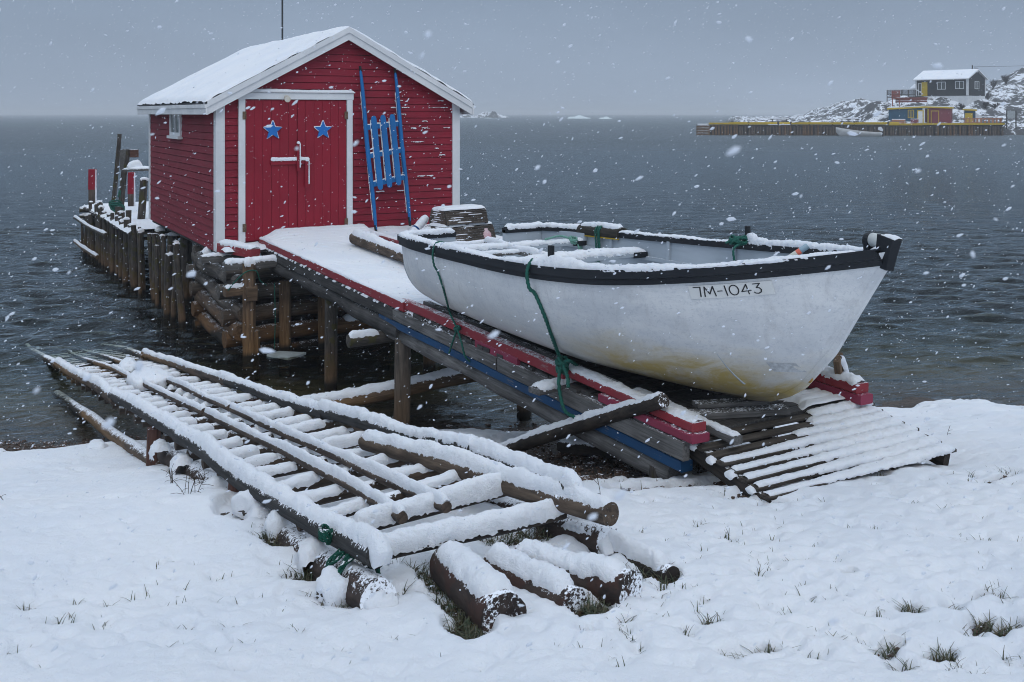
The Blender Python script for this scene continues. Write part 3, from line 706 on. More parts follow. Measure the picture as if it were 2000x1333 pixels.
red_post(181, 331, 405, 25.4, .15, .64); red_post(257, 337, 400, 24.6, .13, .62)
p = at(282, 352, t=21.6); q = at(272, 480, t=21.4)
o = log('post', q, p, .085, .08, M_pile, wharf, 0, 91, 0, 12); mb = MB()
snowcap([(p[0] - .09 - 3.6, p[1] - 23, p[2]), (p[0] + .09 - 3.6, p[1] - 23, p[2])], .08, .06, wharf, 4, .02, 11, M=WM[wharf.name])
for (p0, p1, tt, r) in [((216, 470), (233, 262), 23.6, .055), ((229, 480), (243, 292), 23.2, .05), ((237, 410), (250, 292), 22.9, .05)]:
    o = log('mooring_post', at(*p0, t=tt), at(*p1, t=tt), r, r * .9, M_pile, wharf, 0, p0[0], 0, 10, .3)
    L = (Vector(at(*p1, t=tt)) - Vector(at(*p0, t=tt))).length
    snowcap([(L * .1, -r * .5, r * .35), (L * .98, -r * .5, r * .35)], r * .35, r * .4, o, 5, .04, 9, M=WM[o.name], up=(0, -.8, .6))
a, b = at(232, 333, t=23.0), at(252, 331, t=23.0)
mb = MB(); pa = [at(234, 332, t=23.05), at(234, 293, t=23.05), at(252, 293, t=23.0), at(252, 332, t=23.0)]
mb.loft([np.array(pa), np.array(pa) + np.array([.02, .04, 0])]); o = wobj('signboard', mb, M_grey, wharf)
plank('shelf_board', at(246, 333, t=22.8), at(300, 331, t=22.5), .30, .05, M_grey, wharf, .05, 9, sds=.03)
mb = MB(); q = at(262, 300, t=22.9); mb.box(q[0] - .09, q[0] + .09, q[1] - .06, q[1] + .06, q[2] - .09, q[2] + .09, .01); wobj('wooden_block', mb, wood('brown_block', (.08, .04, .03), (.15, .08, .06), .5), wharf)
q = at(262, 322, t=22.7); snowcap([(q[0] - .15 - 3.6, q[1] - 23, q[2] - .08), (q[0] + .18 - 3.6, q[1] - 23, q[2] - .08)], .1, .16, wharf, 15, .03, 11, M=WM[wharf.name])
# green mooring rope bundled over the posts
def coil(name, label, c, r, n, seed, tails=()):
    mb = MB(); rr = random.Random(seed)
    for i in range(n):
        tilt = rr.uniform(-.9, .9); az = rr.uniform(0, 3.1); ra = r * rr.uniform(.6, 1.05); P = []
        for t in np.linspace(0, 6.283, 13):
            x, y, z = ra * math.cos(t), ra * math.sin(t) * math.cos(tilt), ra * .9 * math.sin(t) * math.sin(tilt + .6) 
            P.append((c[0] + x * math.cos(az) - y * math.sin(az), c[1] + x * math.sin(az) + y * math.cos(az), c[2] + z + rr.uniform(-.02, .02)))
        t_ = tube(P, .016 if r > .1 else .0065, 160, 8, .014); mb.add(t_.v, t_.f)
    for P in tails: t_ = tube(P, .016 if r > .1 else .0065, 160, 8, .014); mb.add(t_.v, t_.f)
    o = wobj(name, mb, M_rope if name == 'mooring_rope' else M_netrope, None, True); return tag(o, label, 'rope')
q = at(231, 402, t=23.0)
coil('mooring_rope', 'bundle of green rope hung over the leaning wharf posts', q + np.array([-.05, -.12, 0]), .17, 12, 5, [[at(233, 404, t=22.9), at(236, 385, t=22.95), at(234, 372, t=23.0), at(231, 385, t=22.9)], [q, at(234, 420, t=22.8), at(233, 432, t=22.8)]])
q = at(219, 492, t=22.6); coil('mooring_rope', 'short tuft of green rope tied low on the wharf posts', q, .07, 5, 9, [[q, at(219, 512, t=22.6)]])

# ------------------------------------------------------------------ log crib under the shed
crib = thing('log_crib', 'crib of stacked round logs and squared posts under the shed corner', 'crib', (4.4, 14.6, 0))
k = 0
for i, (z, v0, v1, r) in enumerate([(.02, 16.9, 14.3, .115), (.36, 16.75, 14.22, .125), (.70, 16.85, 14.2, .12), (1.0, 16.8, 14.32, .13), (1.26, 16.6, 15.0, .11)]):
    log('log', (3.74 + rnd.uniform(-.05, .05), v0, z + .12), (3.80 + rnd.uniform(-.05, .08), v1, z + rnd.uniform(-.12, .0)), r, r * .95, M_cribl, crib, 0, 40 + i, rnd.uniform(-.04, .04), 14, .1, rough=.10)
for i, (z, u0, u1, r) in enumerate([(-.05, 3.6, 7.2, .12), (.22, 3.58, 7.1, .125), (.53, 3.55, 7.3, .12), (.86, 3.5, 7.0, .115), (1.14, 3.6, 6.6, .10)]):
    log('log', (u0, 14.50 + rnd.uniform(-.05, .05), z), (u1, 14.55 + rnd.uniform(-.08, .08), z + rnd.uniform(-.04, .06)), r, r * .9, M_cribl, crib, .03 if i in (1,) else 0, 60 + i, rnd.uniform(-.04, .04), 14, .1, sspan=(.5, 1), rough=.10)
    log('log', (u0 + .02, 16.65, z + .05), (u1, 16.7, z + .05), r, r * .9, M_cribl, crib, 0, 70 + i, 0, 12, .2)
for (px, py, tt, ztop, r) in [(365, 580, 18.5, 1.20, .115), (338, 578, 18.9, 1.15, .10), (312, 575, 19.2, 1.2, .09), (392, 560, 17.6, 1.28, .09)]:
    q = at(px, py, z=0); k_ = tt / (3.45 * F / (py - 222)); a = (px - 1000) / F
    q = np.array([tt * (.5 + .866 * a), tt * (.866 - .5 * a), 0])
    log('post', (q[0], q[1], -.8), (q[0], q[1], ztop), r, r * .95, M_pile, crib, 0, px, 0, 12, .2)
    snowcap([(q[0] - r - 4.4, q[1] - 14.6, ztop), (q[0] + r - 4.4, q[1] - 14.6, ztop)], r * .8, .06, crib, px, .02, 11, M=WM[crib.name])
def sq_post(px, pyb, pyt, ww, seed, par=crib):
    q = at(px, pyb, z=0); t = st(q[0], q[1])[1]; top = EYE + (222 - pyt) / F * t
    return plank('squared_post', (q[0], q[1], -.7), (q[0], q[1], top), ww, ww * .9, M_squared, par, 0, seed, .01, n=8, jit=.008), q, top
o, q, top = sq_post(486, 697, 515, .155, 1)
snowcap([(q[0] - .08 - 4.4, q[1] - 14.6, top), (q[0] + .08 - 4.4, q[1] - 14.6, top)], .08, .09, crib, 3, .015, M=WM[crib.name])
plank('squared_post', (q[0] + .11, q[1] - .01, -.7), (q[0] + .11, q[1] - .01, .36), .07, .12, M_squared, crib, 0, 22)
plank('post_cap', (q[0] - .06, q[1] - .02, top - .42), (q[0] + .09, q[1] - .02, top - .42), .2, .20, M_squared, crib, 0, 23)
sq_post(558, 680, 548, .15, 2); sq_post(633, 672, 560, .155, 3); sq_post(752, 660, 575, .14, 4)
z = 1.02
plank('tie_beam', (q[0] - .33, q[1] + .05, .93), (q[0] + .12, q[1] + .05, .95), .14, .12, M_squared, crib, .05, 31, sds=.015)
for (u0, v0, u1, v1, z, ww, hh, s) in [(3.35, 14.95, 4.0, 14.95, 1.30, .14, .10, .05), (3.52, 15.7, 3.95, 15.75, 1.22, .2, .12, .10), (3.5, 14.2, 4.7, 14.15, 1.29, .16, .10, .06)]:
    plank('tie_beam', (u0, v0, z), (u1, v1, z), ww, hh, M_grey, crib, s, int(u1 * 10), sds=.02)
t_ = tube([(q[0] - .30, q[1] - .03, .97), (q[0] - .2, q[1] - .06, 1.1), (q[0] - .06, q[1] - .09, top - .10), (q[0] + .08, q[1] - .09, top - .10), (q[0] + .15, q[1] - .05, top - .25), (q[0] + .26, q[1] + .02, top - .33)], .008, 160, 8, .012)
tag(wobj('post_rope', t_, M_rope, None, True), 'thin green rope looped over the snow capped squared post', 'rope')
t_ = tube([(q[0] + .40, q[1] + .1, 1.0), (q[0] + .41, q[1] + .1, .5), (q[0] + .40, q[1] + .1, .05)], .007, 160, 8, .012)
tag(wobj('hanging_rope', t_, M_rope, None, True), 'green line hanging straight down in the dark under the ramp', 'rope')
# stones that fill the crib
fill = MB()
rs = random.Random(4)
for i in range(60):
    c = (rs.uniform(3.95, 7.0), rs.uniform(14.75, 16.5), rs.uniform(-.3, .75)); r = rs.uniform(.15, .32); n = 8; rings = []
    for a in np.linspace(.15, math.pi - .15, 7):
        rings.append(np.array([(c[0] + r * math.sin(a) * math.cos(b) * (1 + .25 * math.sin(3 * b + i)), c[1] + r * math.sin(a) * math.sin(b) * (1 + .2 * math.cos(2 * b + i)), c[2] - r * .8 * math.cos(a)) for b in np.linspace(0, 6.283, n, endpoint=False)]))
    fill.loft(rings)
tag(wobj('ballast_stones', fill, plain('ballast_stone', (.035, .032, .03), .8, 0, .6, 5), crib), kind='stuff')
mb = MB(); pts = [at(521, 694, z=.02), at(545, 687, z=.02), at(598, 690, z=.02), at(582, 696, z=.02), at(563, 701, z=.02)]
mb.loft([np.array(pts) - np.array([0, 0, .02]), np.array(pts) + np.array([0, 0, .012])]); tag(wobj('foam_sheet', mb, plain('pale_foam', (.42, .47, .47), .6)), 'flat pale sheet of foam floating beside the crib posts', 'foam sheet')

# ------------------------------------------------------------------ boat ramp
def zdeck(v): return 1.31 + .019 * (v - 5)
RU0, RU1 = 4.27, 5.93
rampt = thing('boat_ramp', 'long plank boat ramp with red edge rails running from the shed door to shore', 'ramp', (5.1, 10, 0))
mb = MB(); v = 5.16; k = 0
while v < 15.08:
    wd = .118 + rnd.uniform(-.006, .006); a = RU0 - rnd.uniform(-.005, .045); b = RU1 + rnd.uniform(-.01, .05); z = zdeck(v + wd / 2)
    mb.box(a, (a + b) / 2, v, v + wd - .011, z - .034 + rnd.uniform(-.003, .003), z + rnd.uniform(-.003, .003), .003)
    mb.box((a + b) / 2, b, v, v + wd - .011, z - .034 + rnd.uniform(-.002, .004), z + rnd.uniform(-.002, .004), .003)
    v += wd; k += 1
dk = wobj('deck', mb, M_plank, rampt)
mb = MB(); v = 12.9
while v < 15.08:
    wd = .12; mb.box(RU1 + .06, 7.75 + rnd.uniform(-.03, .03), v, v + wd - .012, zdeck(v) - .04, zdeck(v) + rnd.uniform(-.003, .003), .003); v += wd
land = wobj('landing', mb, M_plank, rampt)
mb = MB(); mb.box(3.66, RU0 - .03, 14.62, 15.06, 1.40, 1.44); wobj('landing', mb, M_grey, rampt)
def sheet_snow(name, u0, u1, v0, v1, nu, nv, zf, tf, parent):
    us = np.linspace(u0, u1, nu); vs = np.linspace(v0, v1, nv); Uu, Vv = np.meshgrid(us, vs, indexing='ij'); c = WM[parent.name].translation
    th = tf(Uu, Vv); Z = zf(Uu, Vv) + th
    V = np.stack([Uu - c.x, Vv - c.y, Z - c.z], -1).reshape(-1, 3); Fq = gridfaces(nu, nv)
    keep = (th.reshape(-1)[Fq] > -.012).any(1)
    return npmesh(name, V, Fq[keep], SNOW, parent)
def deck_th(u, v):
    z0 = u * 0; n1 = fbm(np.stack([u * 3, v * 3, z0], -1), 81, 3); n2 = vn(np.stack([u * 22, v * 22, z0], -1), 82)
    ln = np.abs(((v - 5.16) / .118) % 1.0 - .94); ln = np.minimum(ln, 1 - ln)
    line = np.exp(-(ln / .11) ** 2) * (.022 + .016 * vn(np.stack([u * 2, v * 1.3, z0], -1), 84))
    bw = .85 + .12 * np.clip((9.5 - v) / 2, 0, 1)            # boat's shelter
    sh = sstep(9.9, 9.2, v) * sstep(bw - .12, bw - .32, np.abs(u - 5.03) - .1 + .16 * n1)
    left = sstep(8.9, 7.9, v + .35 * n1)
    right = sstep(5.35, 5.55, u + .18 * n1) * sstep(6.1, 5.5, v + .4 * n1)
    cover = np.clip(1 - np.maximum(sh, left), 0, 1); cover = np.maximum(cover, right)
    edge = sstep(0, .05, u - RU0 + .02 + .02 * n2) * sstep(0, .05, RU1 + .05 - u)
    drift = .10 * sstep(14.35, 15.1, v) * sstep(0.0, .25, u - 4.3) + .05 * sstep(13.6, 14.9, v)
    return (.036 * cover * edge - .02 * (1 - cover * edge)) - line * cover + .004 * n2 + drift * cover * edge - .003
sheet_snow('snow_cover', RU0 - .03, RU1 + .08, 5.16, 15.08, 80, 900, lambda u, v: zdeck(v), deck_th, dk)
sheet_snow('snow_cover', RU1 + .02, 7.78, 12.86, 15.08, 60, 90, lambda u, v: zdeck(v), lambda u, v: .05 * np.sqrt(np.clip(np.minimum(7.76 - u, v - 12.88) / .1, 0, 1)) + .01 * vn(np.stack([u * 5, v * 5, u * 0], -1), 3) + .06 * sstep(14.6, 15.1, v) - .004, land)
c = WM[rampt.name].translation
sheet_snow('snow_cover', 3.62, RU0, 14.58, 15.08, 26, 24, lambda u, v: u * 0 + 1.44, lambda u, v: .055 * np.sqrt(np.clip(np.minimum(u - 3.62, v - 14.6) / .08, 0, 1)) + .012 * vn(np.stack([u * 8, v * 8, u * 0], -1), 3), rampt)
o = plank('edge_board', (3.66, 14.98, 1.47), (3.98, 14.30, 1.43), .17, .13, M_redrail, rampt, .05, 77, sds=.015)
# red edge rails
plank('red_rail', (RU0 - .02, 15.0, zdeck(15) + .012), (RU0 - .02, 9.6, zdeck(9.6) + .02), .05, .10, M_redrail, rampt, .022, 1, sds=.03)
plank('red_rail', (RU0 + .03, 9.75, zdeck(9.7) + .045), (RU0 + .03, 6.55, zdeck(6.5) + .062), .10, .085, M_redrail, rampt, 0, 2)
plank('red_rail', (RU0 + .05, 6.62, zdeck(6.6) + .085), (RU0 + .05, 5.03, zdeck(5) + .085), .12, .06, M_redrail, rampt, .03, 3, sds=.015, snow_hw=.46)
plank('red_rail', (RU0 + .035, 6.05, zdeck(6) + .02), (RU0 + .035, 5.00, zdeck(5) + .022), .15, .058, M_pink, rampt, 0, 4)
plank('red_rail', (RU0 - .005, 8.02, zdeck(8) - .01), (RU0 - .005, 7.25, zdeck(7.2) - .005), .05, .07, M_pink, rampt, 0, 5)
for (v0, v1, dz, mt, sn) in [(7.2, 5.06, .115, M_redrail, .045), (6.4, 5.02, .04, M_pink, 0)]:
    plank('red_rail', (RU1 - .03, v0, zdeck(v0) + dz), (RU1 - .03, v1, zdeck(v1) + dz), .13, .07, mt, rampt, sn, 6, sds=.015)
plank('red_rail', (RU1 - .02, 15.0, zdeck(15) + .05), (RU1 - .02, 7.1, zdeck(7) + .05), .08, .09, M_redrail, rampt, .03, 7, sds=.05)
plank('inner_plank', (RU0 + .22, 9.6, zdeck(9.6) + .035), (RU0 + .20, 6.1, zdeck(6.1) + .045), .07, .06, M_grey, rampt, 0, 8)
plank('inner_plank', (RU0 + .26, 6.0, zdeck(6) + .035), (RU0 + .23, 4.86, zdeck(5) + .02), .075, .055, M_grey, rampt, .018, 9, sds=.015)
# side timbers
plank('side_board', (RU0 - .015, 14.9, zdeck(15) - .12), (RU0 - .015, 9.9, zdeck(10) - .11), .06, .13, M_greydark, rampt, 0, 11)
plank('side_board', (RU0 - .018, 9.88, zdeck(10) - .105), (RU0 - .018, 7.6, zdeck(7.6) - .10), .05, .115, M_grey, rampt, 0, 12)
plank('side_board', (RU0 - .02, 7.57, zdeck(7.6) - .095), (RU0 - .02, 5.08, zdeck(5) - .075), .06, .125, M_grey, rampt, 0, 13)
plank('blue_beam', (RU0 + .02, 10.3, zdeck(10) - .205), (RU0 + .02, 5.12, zdeck(5) - .19), .10, .075, M_bluebeam, rampt, 0, 14)
log('stringer', (RU0 + .05, 14.8, zdeck(15) - .28), (RU0 + .05, 9.8, zdeck(10) - .30), .10, .10, M_greydark, rampt, 0, 15)
log('stringer', (RU0 + .07, 10.4, zdeck(10) - .33), (RU0 + .09, 5.3, zdeck(5) - .30), .10, .085, M_grey, rampt, 0, 16, 0.0)
log('stringer', (RU1 - .1, 14.8, zdeck(15) - .2), (RU1 - .1, 5.2, zdeck(5) - .2), .10, .10, M_greydark, rampt, 0, 17)
log('stringer', (5.1, 14.8, zdeck(15) - .15), (5.1, 5.2, zdeck(5) - .15), .09, .09, M_greydark, rampt, 0, 18)
for i in range(52):          # snow caught on the plank ends
    v = rnd.uniform(10, 14.6); snowcap([(RU0 - .035 - 5.1, v - 10, zdeck(v) - .052), (RU0 - .035 - 5.1, v + rnd.uniform(.04, .1) - 10, zdeck(v) - .052)], .018, .02, rampt, i, .02, 9, M=WM[rampt.name])
q = on_ground(783, 812); bu = RU0 + .06; bv = q[1] + .0
q = at(784, 812, u=4.30); log('trestle_post', (q[0], q[1], q[2] - .5), (q[0], q[1], zdeck(q[1]) - .36), .088, .083, wood('trestle_post_wood', (.05, .042, .036), (.15, .12, .095), .1, (.13, .085, .05), (1.4, 14, 14), .75, (.9, .2)), rampt, 0, 21)
tp = q
for (u, v) in [(RU1 - .1, q[1]), (RU0 + .08, 5.45), (RU1 - .1, 5.4), (RU0 + .1, 12.2), (RU1 - .1, 12.4)]:
    log('trestle_post', (u, v, gz(u, v) - .6), (u, v, zdeck(v) - .3), .085, .08, M_pile, rampt, 0, int(u * v))
plank('cross_tie', (3.98, 6.55, zdeck(6.5) - .03), (4.62, 6.62, zdeck(6.5) - .015), .14, .045, M_grey, rampt, .035, 22, sds=.015)
plank('prop', at(1645, 768, v=5.32), at(1637, 698, v=5.25), .05, .12, M_squared, rampt, 0, 23)
q0, q1 = at(1640, 698, v=5.24), at(1662, 764, v=5.30); snowcap([(q[0] - 5.1, q[1] - 10, q[2]) for q in (q0, q1)], .03, .03, rampt, 23, .014, 11, M=WM[rampt.name], up=(.7, -.4, .5))
q = at(757, 648, t=10.7); mb = MB()
log('bearer_log', (3.85, 10.2, zdeck(10) - .42), (5.9, 10.25, zdeck(10) - .42), .07, .07, M_pile, rampt, .04, 24, sspan=(0, .2))
# chocks under the bow
plank('bow_chock', (4.57, 5.42, 1.340), (5.25, 5.18, 1.340), .14, .045, M_grey, rampt, 0, 25); plank('bow_chock', (4.66, 5.47, 1.379), (5.16, 5.31, 1.379), .12, .032, M_grey, rampt, 0, 26)

# ------------------------------------------------------------------ pallets at the foot of the ramp
pal = thing('wooden_pallet', 'slatted wooden pallet lying in snow at the foot of the boat ramp', 'pallet', (5.1, 4.8, 1.1))
PZ = lambda v: 1.14 + (v - 4.42) * .20
ns = 8
for i in range(ns):
    v = 4.43 + i * .098; z = PZ(v); a, b = 4.31 + rnd.uniform(-.012, .012), 6.02 + rnd.uniform(-.02, .04)
    o = plank('slat', (a, v, z), (b, v + rnd.uniform(-.006, .006), z), .076, .022, M_pallet, pal, 0, i, .003, n=8)
    L = b - a; xs0 = .02 if i < 5 else (.75 if i == 5 else .9 + .1 * (i - 5)); xs = np.linspace(xs0, L - .02, 24)
    hw = np.interp(xs, [0, .4, .75 + .05 * i, 1.2], [.030, .032, .046, .056]); hh = np.interp(xs, [0, .5, 1.0], [.022, .026, .034])
    snowcap(np.stack([xs, xs * 0, xs * 0 + .008], 1), hw, hh, o, i + 30, .014, 13, M=WM[o.name])
for u in (4.36, 4.95, 5.45, 5.96):
    plank('runner', (u, 4.40, PZ(4.4) - .062), (u, 5.18, PZ(5.18) - .062), .06 if u > 4.4 else .075, .10, M_palletrun, pal, 0, int(u * 9), n=6)
for i in range(4):
    u = 4.31; v = 4.5 + i * .18; snowcap([(u - 5.1, v - 4.8, PZ(v) - 1.1 - .02), (u - 5.1, v + .07 - 4.8, PZ(v + .07) - 1.1 - .02)], .03, .03, pal, i, .012, 9, M=WM[pal.name])

# ------------------------------------------------------------------ the boat
BX, BV, BK = 5.05, 9.55, 1.405
boat = thing('wooden_boat', 'white open wooden boat with black gunwale and number plate, half filled with snow', 'boat', (BX, BV, BK), R(-90))
vt = np.array([9.55, 9.1, 8.6, 8.1, 7.6, 7.1, 6.6, 6.1, 5.6, 5.1, 4.7, 4.38, 4.18, 4.10])
bt = np.array([.86, .965, 1.02, 1.06, 1.10, 1.14, 1.165, 1.15, 1.06, .83, .53, .255, .09, .025])
zt = np.array([2.165, 2.185, 2.20, 2.215, 2.235, 2.255, 2.28, 2.31, 2.35, 2.415, 2.48, 2.545, 2.59, 2.61]) - BK
kt_v = np.array([9.55, 5.60, 5.33, 5.12, 4.97, 4.83, 4.57, 4.38, 4.18, 4.10]); kt = np.array([1.405, 1.405, 1.425, 1.465, 1.53, 1.62, 1.90, 2.19, 2.49, 2.60]) - BK
def smooth_interp(x, xp, fp):      # monotone-ish cubic through the stations
    xp = np.asarray(xp); fp = np.asarray(fp); m = np.gradient(fp, xp)
    i = np.clip(np.searchsorted(xp, x) - 1, 0, len(xp) - 2); h = xp[i + 1] - xp[i]; t = (np.asarray(x) - xp[i]) / h
    return (2*t**3 - 3*t**2 + 1) * fp[i] + (t**3 - 2*t**2 + t) * h * m[i] + (-2*t**3 + 3*t**2) * fp[i+1] + (t**3 - t**2) * h * m[i+1]
xt = BV - vt; BL = xt[-1]
hb_ = lambda x: np.maximum(smooth_interp(x, xt, bt), .015)
hz = lambda x: smooth_interp(x, xt, zt)
hk = lambda x: np.interp(x, BV - kt_v, kt)
hn = lambda x: np.interp(x, [0, 1.5, 3.0, 4.0, 4.6, 5.45], [2.6, 2.6, 2.35, 1.75, 1.45, 1.3])
def hull(x, q, off=0.0):
    "point of the hull side: q 0 at the keel, 1 at the sheer"
    b = np.maximum(hb_(x) + off, .008); zk = hk(x); h = np.maximum(hz(x) - zk, .01); n = hn(x); ph = q * math.pi / 2
    return b * np.sin(ph) ** (2 / n), zk + h * (1 - np.cos(ph) ** (2 / n))
def hull_at_z(x, z, off=0.0):
    zk = hk(x); h = max(hz(x) - zk, .01); n = hn(x); f = np.clip(1 - (z - zk) / h, 0, 1); c = f ** (n / 2)
    return max(hb_(x) + off, .008) * math.sqrt(max(0, 1 - c * c)) ** (2 / n)
def hull_mesh(name, off, dz, x0, x1, mat, nx=150, nq=26, z_floor=None):
    xs = np.concatenate([np.linspace(x0, 4.3, nx // 2), np.linspace(4.33, x1, nx // 2)]); qs = np.linspace(0, 1, nq); V = []
    for x in xs:
        y, z = hull(x, qs, off)
        if z_floor is not None: z = np.maximum(z, z_floor)
        z = np.minimum(z, hz(x) + dz)
        V.append(np.concatenate([np.stack([np.full(nq, x), -y[::-1], z[::-1]], 1), np.stack([np.full(nq - 1, x), y[1:], z[1:]], 1)]))
    V = np.concatenate(V); return npmesh(name, V, gridfaces(len(xs), 2 * nq - 1), mat, boat, True)
def boat_paint():
    m, n, p = new_mat('boat_white_paint'); v = coord(n, 'Object'); vs_ = coord(n, 'Object', (.7, 1, 2.6))
    a = noise(n, vs_, 1.6, 5, .6, .5); b = noise(n, coord(n, 'Object', (2.2, 3, 3)), 14, 6, .7, .8); s = n.nodes.new('ShaderNodeSeparateXYZ'); n.links.new(v, s.inputs[0])
    c = mix(n, rng(n, a, .32, .68), (.585, .605, .63), (.715, .725, .73))
    c = mix(n, rng(n, b, .48, .72, 0, .46), c, (.36, .40, .46))
    c = mix(n, rng(n, noise(n, coord(n, 'Object', (1, 1, 3)), 34, 4, .7), .62, .74, 0, .35), c, (.24, .26, .30))
    zz = math_(n, 'ADD', s.outputs[2], math_(n, 'MULTIPLY', math_(n, 'SUBTRACT', a, .5), -.55))
    xx = math_(n, 'MULTIPLY', rng(n, s.outputs[0], 2.9, 4.0), rng(n, s.outputs[0], 5.1, 4.5))
    stain = math_(n, 'MULTIPLY', rng(n, zz, .56, .12), math_(n, 'ADD', math_(n, 'MULTIPLY', xx, 1.0), .13))
    stain = math_(n, 'MULTIPLY', stain, rng(n, noise(n, coord(n, 'Object', (1.2, 2, 2.2)), 2.4, 6, .7, .5), .34, .60, .55, 1.15)); c = mix(n, stain, c, (.44, .33, .11))
    grime = math_(n, 'MULTIPLY', rng(n, math_(n, 'ADD', zz, math_(n, 'MULTIPLY', b, .12)), .30, .06), .66); c = mix(n, grime, c, (.26, .24, .21))
    c = mix(n, math_(n, 'MULTIPLY', rng(n, noise(n, vs_, 4, 5, .7), .60, .72), rng(n, zz, .55, .3, 0, .4)), c, (.50, .42, .40))
    sm = noise(n, coord(n, 'Object', (2.6, 2, .5)), 3.2, 6, .72, .6); c = mix(n, rng(n, sm, .50, .74, 0, .45), c, (.40, .40, .41))
    sc1 = noise(n, coord(n, 'Object', (5, 9, 26)), 2.6, 7, .78, 1.2); c = mix(n, rng(n, sc1, .62, .68, 0, .6), c, (.20, .23, .30))
    sc2 = noise(n, coord(n, 'Object', (3, 6, 12)), 9, 5, .75, .5); c = mix(n, rng(n, sc2, .66, .70, 0, .55), c, (.30, .27, .23))
    n.links.new(c, p.inputs['Base Color']); p.inputs['Roughness'].default_value = .55
    bump(n, p, math_(n, 'ADD', noise(n, coord(n, 'Object', (.8, 1, 5)), 3.0, 5, .6), math_(n, 'MULTIPLY', b, .3)), .35, .012); return m
M_hull = boat_paint()
M_in = paint('grey_blue_inner_paint', (.40, .45, .50), (.33, .38, .43), .1, (.22, .24, .26), .22, (1.2, 3, 12), .5)
hull_mesh('hull', 0, 0, 0, BL, M_hull)
hull_mesh('lining', -.038, -.004, .035, BL - .16, M_in, 90, 22, .16)
# keel strip and stem
mb = MB(); rings = []
for x in np.concatenate([np.linspace(-.02, 4.2, 20), np.linspace(4.25, BL - .02, 60)]):
    dx = .012; tz = hk(x + dx) - hk(x - dx); nx_, nz_ = tz, -2 * dx; l = math.hypot(nx_, nz_); nx_, nz_ = nx_ / l, nz_ / l; z = hk(x)
    o1, i1 = .026, -.05
    rings.append(np.array([(x + nx_ * i1, -.045, z + nz_ * i1), (x + nx_ * o1, -.020, z + nz_ * o1), (x + nx_ * o1, .020, z + nz_ * o1), (x + nx_ * i1, .045, z + nz_ * i1)]))
mb.loft(rings); obj('keel', mb, M_hull, boat, None, True)
mb = MB(); mb.loft([np.array([(BL - .105, -.028, 1.10), (BL - .025, -.030, 1.085), (BL + .006, 0, 1.085), (BL - .025, .030, 1.085), (BL - .105, .028, 1.10)]), np.array([(BL - .09, -.045, 1.20), (BL + .005, -.040, 1.185), (BL + .035, 0, 1.185), (BL + .005, .040, 1.185), (BL - .09, .045, 1.20)]), np.array([(BL - .075, -.05, 1.305), (BL + .035, -.045, 1.28), (BL + .068, 0, 1.278), (BL + .035, .045, 1.28), (BL - .075, .05, 1.305)])])
sh_ = obj('stem_head', mb, M_black, boat); snowcap([(BL - .075, 0, 1.297), (BL + .045, 0, 1.278)], .042, .014, sh_, 2, .012, 11, M=WM[sh_.name])
# rubbing strakes and gunwale cap
xs = np.concatenate([np.linspace(-.03, 4.4, 70), np.linspace(4.43, BL - .05, 50)])
def side_strip(name, z0, z1, off0, off1, mat, side, xs=xs):
    mb = MB(); rings = []
    for x in xs:
        xc = np.clip(x, 0, BL); zt_ = float(hz(xc)); pr = []
        for (dz, off) in ((z1, off1 * .2 - .03), (z1, off1), (z0, off1), (z0, -.02)):
            y = float(hull_at_z(xc, min(zt_, zt_ + dz))) + off
            pr.append((x, side * y, zt_ + dz))
        rings.append(np.array(pr if side > 0 else pr[::-1]))
    mb.loft(rings); return obj(name, mb, mat, boat)
for side in (-1, 1):
    side_strip('rubbing_strake', -.080, -.040, 0, .024, M_black, side)
    g = side_strip('gunwale', -.037, .012, 0, .040, M_black, side)
    mb = MB(); rings = []
    for x in xs:
        b = float(hb_(np.clip(x, 0, BL))); z = float(hz(np.clip(x, 0, BL)))
        rings.append(np.array([(x, side * (b + .038), z + .0125), (x, side * (b + .038), z + .026), (x, side * max(b - .06, 0), z + .026), (x, side * max(b - .06, 0), z - .03)]))
    mb.loft(rings); cap_ = obj('gunwale_cap', mb, M_black, boat)
    xx = np.linspace(.0, BL - .16, 120); path = np.stack([xx, side * np.maximum(hb_(xx) - .012, .0), hz(xx) + .024], 1)
    hh = .028 + .010 * np.sin(xx * 2.1) + .016 * (vn(np.stack([xx * 2.4, xx * 0 + side, xx * 0], 1), 3))
    if side < 0: hh = hh + .03 * np.exp(-((xx - 3.45) / .35) ** 2)
    hw = np.interp(xx, [0, 1, 4.8, BL - .16], [.055, .05, .045, .03])
    snowcap(path, hw, hh, cap_, 7 + side, .014, 15, M=WM[cap_.name])
# transom with its cut-out
def transom(ya, yb, cut):
    mb = MB(); n = 14; top = hz(0) - (.30 if cut else 0.0); col = []
    for i in range(n + 1):
        y = ya + (yb - ya) * i / n; zs_ = np.linspace(0, 1, 60); hy, hz2 = hull(0.0, zs_); zb = float(np.interp(abs(y), hy, hz2)); col.append((y, min(zb, top)))
    rings = [np.array([(-.03, y, zb), (.03, y, zb), (.03, y, top), (-.03, y, top)]) for y, zb in col]
    mb.loft(rings); return mb
tr_ = [obj('transom', transom(-.862, -.25, False), M_in, boat), obj('transom', transom(-.25, .36, True), M_in, boat), obj('transom', transom(.36, .862, False), M_in, boat)]
for (a, b, t_) in ((-.88, -.25, tr_[0]), (.36, .88, tr_[2])):
    mb = MB(); z = float(hz(0)); mb.box(-.045, .045, a, b, z - .032, z + .022, .005); tc_ = obj('transom_cap', mb, M_black, boat)
    snowcap([(0, a + .02, z + .02), (0, b - .01, z + .02)], .05, .04, tc_, 3, .014, 13, M=WM[tc_.name])
    mb = MB(); mb.box(.03, .05, a + .06, b - .03, z - .16, z - .125, .004); obj('transom_cleat', mb, M_in, boat)
